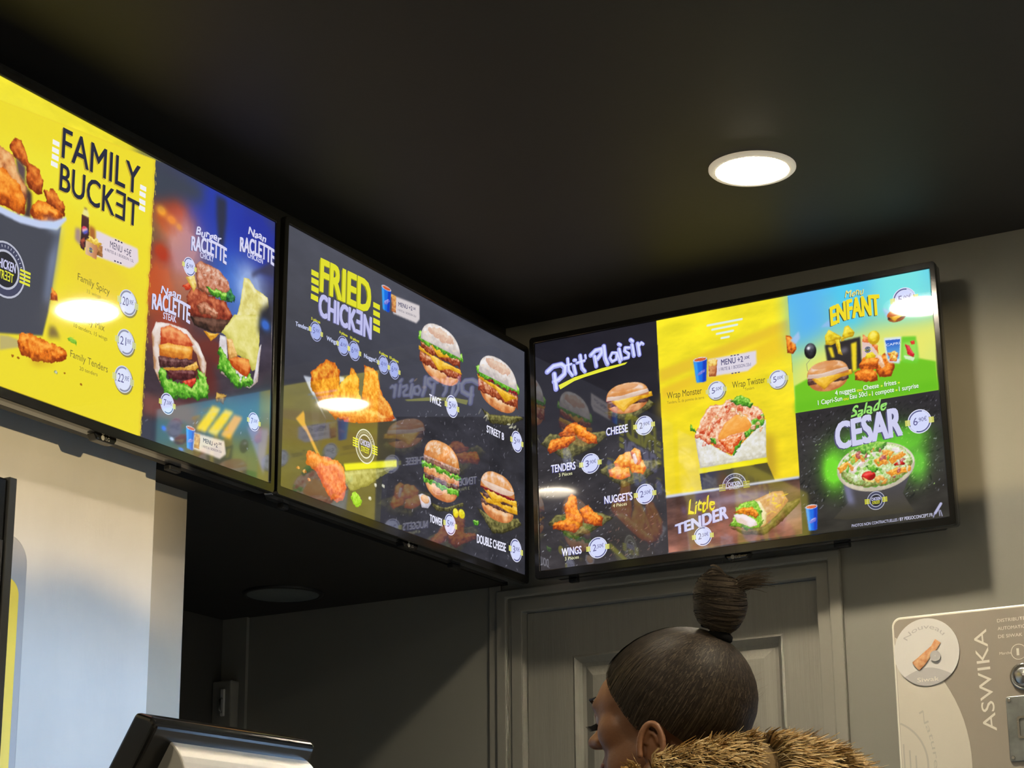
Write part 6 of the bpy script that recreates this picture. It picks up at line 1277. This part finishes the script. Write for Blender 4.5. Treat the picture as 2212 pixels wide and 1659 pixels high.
for q in range(70):
    d=Vector(rng.normal(0,1,3)).normalized(); a=bc+UP*.012+Vector((d.x*.034,d.y*.032,d.z*.05)); L=rng.uniform(.006,.016); P=[a,a+d*L*.5,a+d*L+Vector(rng.normal(0,.004,3))]; strand(P,.00025,LF,HD[2],HD[3])
mesh_np('bun_strands',[tuple(v) for v in V],F,M_hair,pe,np.array(C)); bpy.data.objects['bun_strands']['kind']='stuff'
# coat with a deep furry hood lying behind the neck
M_coat=mat('coat_tan',(.20,.13,.055),.85,noise=.3,nscale=30,bump=.4,bscale=80)
bm=bmesh.new()
capsule(bm,(.03,.155,1.30),(.03,-.155,1.30),.095,.095); capsule(bm,(.03,0,1.26),(.02,0,.80),.17,.20)
for s in (1,-1):
    y=-s*.20; capsule(bm,(.03,y,1.29),(.04,y*1.18,1.09),.078,.066); capsule(bm,(.04,y*1.18,1.09),(-.14,y*.93,1.085),.062,.05)
fused('coat',bm,M_coat,pe,.012,4)
hood_c=[Vector(p) for p in ((-.115,-.135,1.41),(-.08,-.145,1.455),(-.03,-.13,1.485),(.03,-.11,1.495),(.09,-.085,1.50),(.125,-.03,1.495),(.13,.04,1.485),(.10,.10,1.475),(.04,.14,1.45),(-.04,.14,1.42))]
bm=bmesh.new(); tube(bm,hood_c,[.024,.031,.037,.042,.045,.046,.046,.042,.037,.033],14); obj('hood_roll',bm,mat('hood_pile',(.22,.14,.055),.9,noise=.55,nscale=60,bump=.6,bscale=120),pe,smooth=True)
V=[];F=[];C=[];n=0
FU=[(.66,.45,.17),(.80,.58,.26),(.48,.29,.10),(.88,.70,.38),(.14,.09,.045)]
rad_=[.030,.038,.044,.050,.054,.055,.055,.05,.045,.040]
for q in range(46000):
    t=rng.uniform(0,len(hood_c)-1.001); i=int(t); a=hood_c[i].lerp(hood_c[i+1],t-i); dv=(hood_c[i+1]-hood_c[i]).normalized(); r_=rad_[i]+(rad_[i+1]-rad_[i])*(t-i)
    u1=dv.cross(UP).normalized(); u2=u1.cross(dv); th=rng.uniform(0,2*math.pi); nn=u1*math.cos(th)+u2*math.sin(th); p=a+nn*r_*.86
    cl=fbm(np.array([t*3.]),np.array([th*2.]),1.,3)[0]; L=rng.uniform(.018,.036); sw=(Vector((.85,.2,-.5)) if t>2 else Vector((.3,-.4,-.6)))*(.35+cl*.85)+Vector(rng.normal(0,.2,3))
    P=[p,p+nn*L*.5+sw*L*.25,p+nn*L*.72+sw*L*.75]; c=FU[rng.choice(5,p=[.3,.3,.2,.15,.05])] if cl>.36 else FU[rng.choice(5,p=[.15,.1,.35,.05,.35])]
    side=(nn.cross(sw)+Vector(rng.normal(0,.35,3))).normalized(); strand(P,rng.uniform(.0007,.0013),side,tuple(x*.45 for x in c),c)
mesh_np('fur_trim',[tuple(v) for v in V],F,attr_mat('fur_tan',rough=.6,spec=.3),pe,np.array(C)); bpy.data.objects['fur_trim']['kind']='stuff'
# trousers and boots
bm=bmesh.new(); capsule(bm,(0,.07,.90),(0,-.07,.90),.135,.135)
for s in (1,-1): capsule(bm,(0,-s*.087,.86),(0,-s*.092,.48),.096,.072); capsule(bm,(0,-s*.092,.48),(.015,-s*.092,.13),.068,.06)
fused('trousers',bm,mat('trousers_black',(.02,.02,.023),.8),pe,.014,4)
for s in (1,-1):
    bm=bmesh.new(); ellip(bm,Vector((-.045,-s*.092,.05)),(.135,.05,.05)); capsule(bm,(.02,-s*.092,.06),(.02,-s*.092,.2),.058,.062); 
    for v in bm.verts: v.co.z=max(v.co.z,.0)
    fused('boot',bm,mat('boot_black',(.015,.014,.014),.4),pe,.012,3)
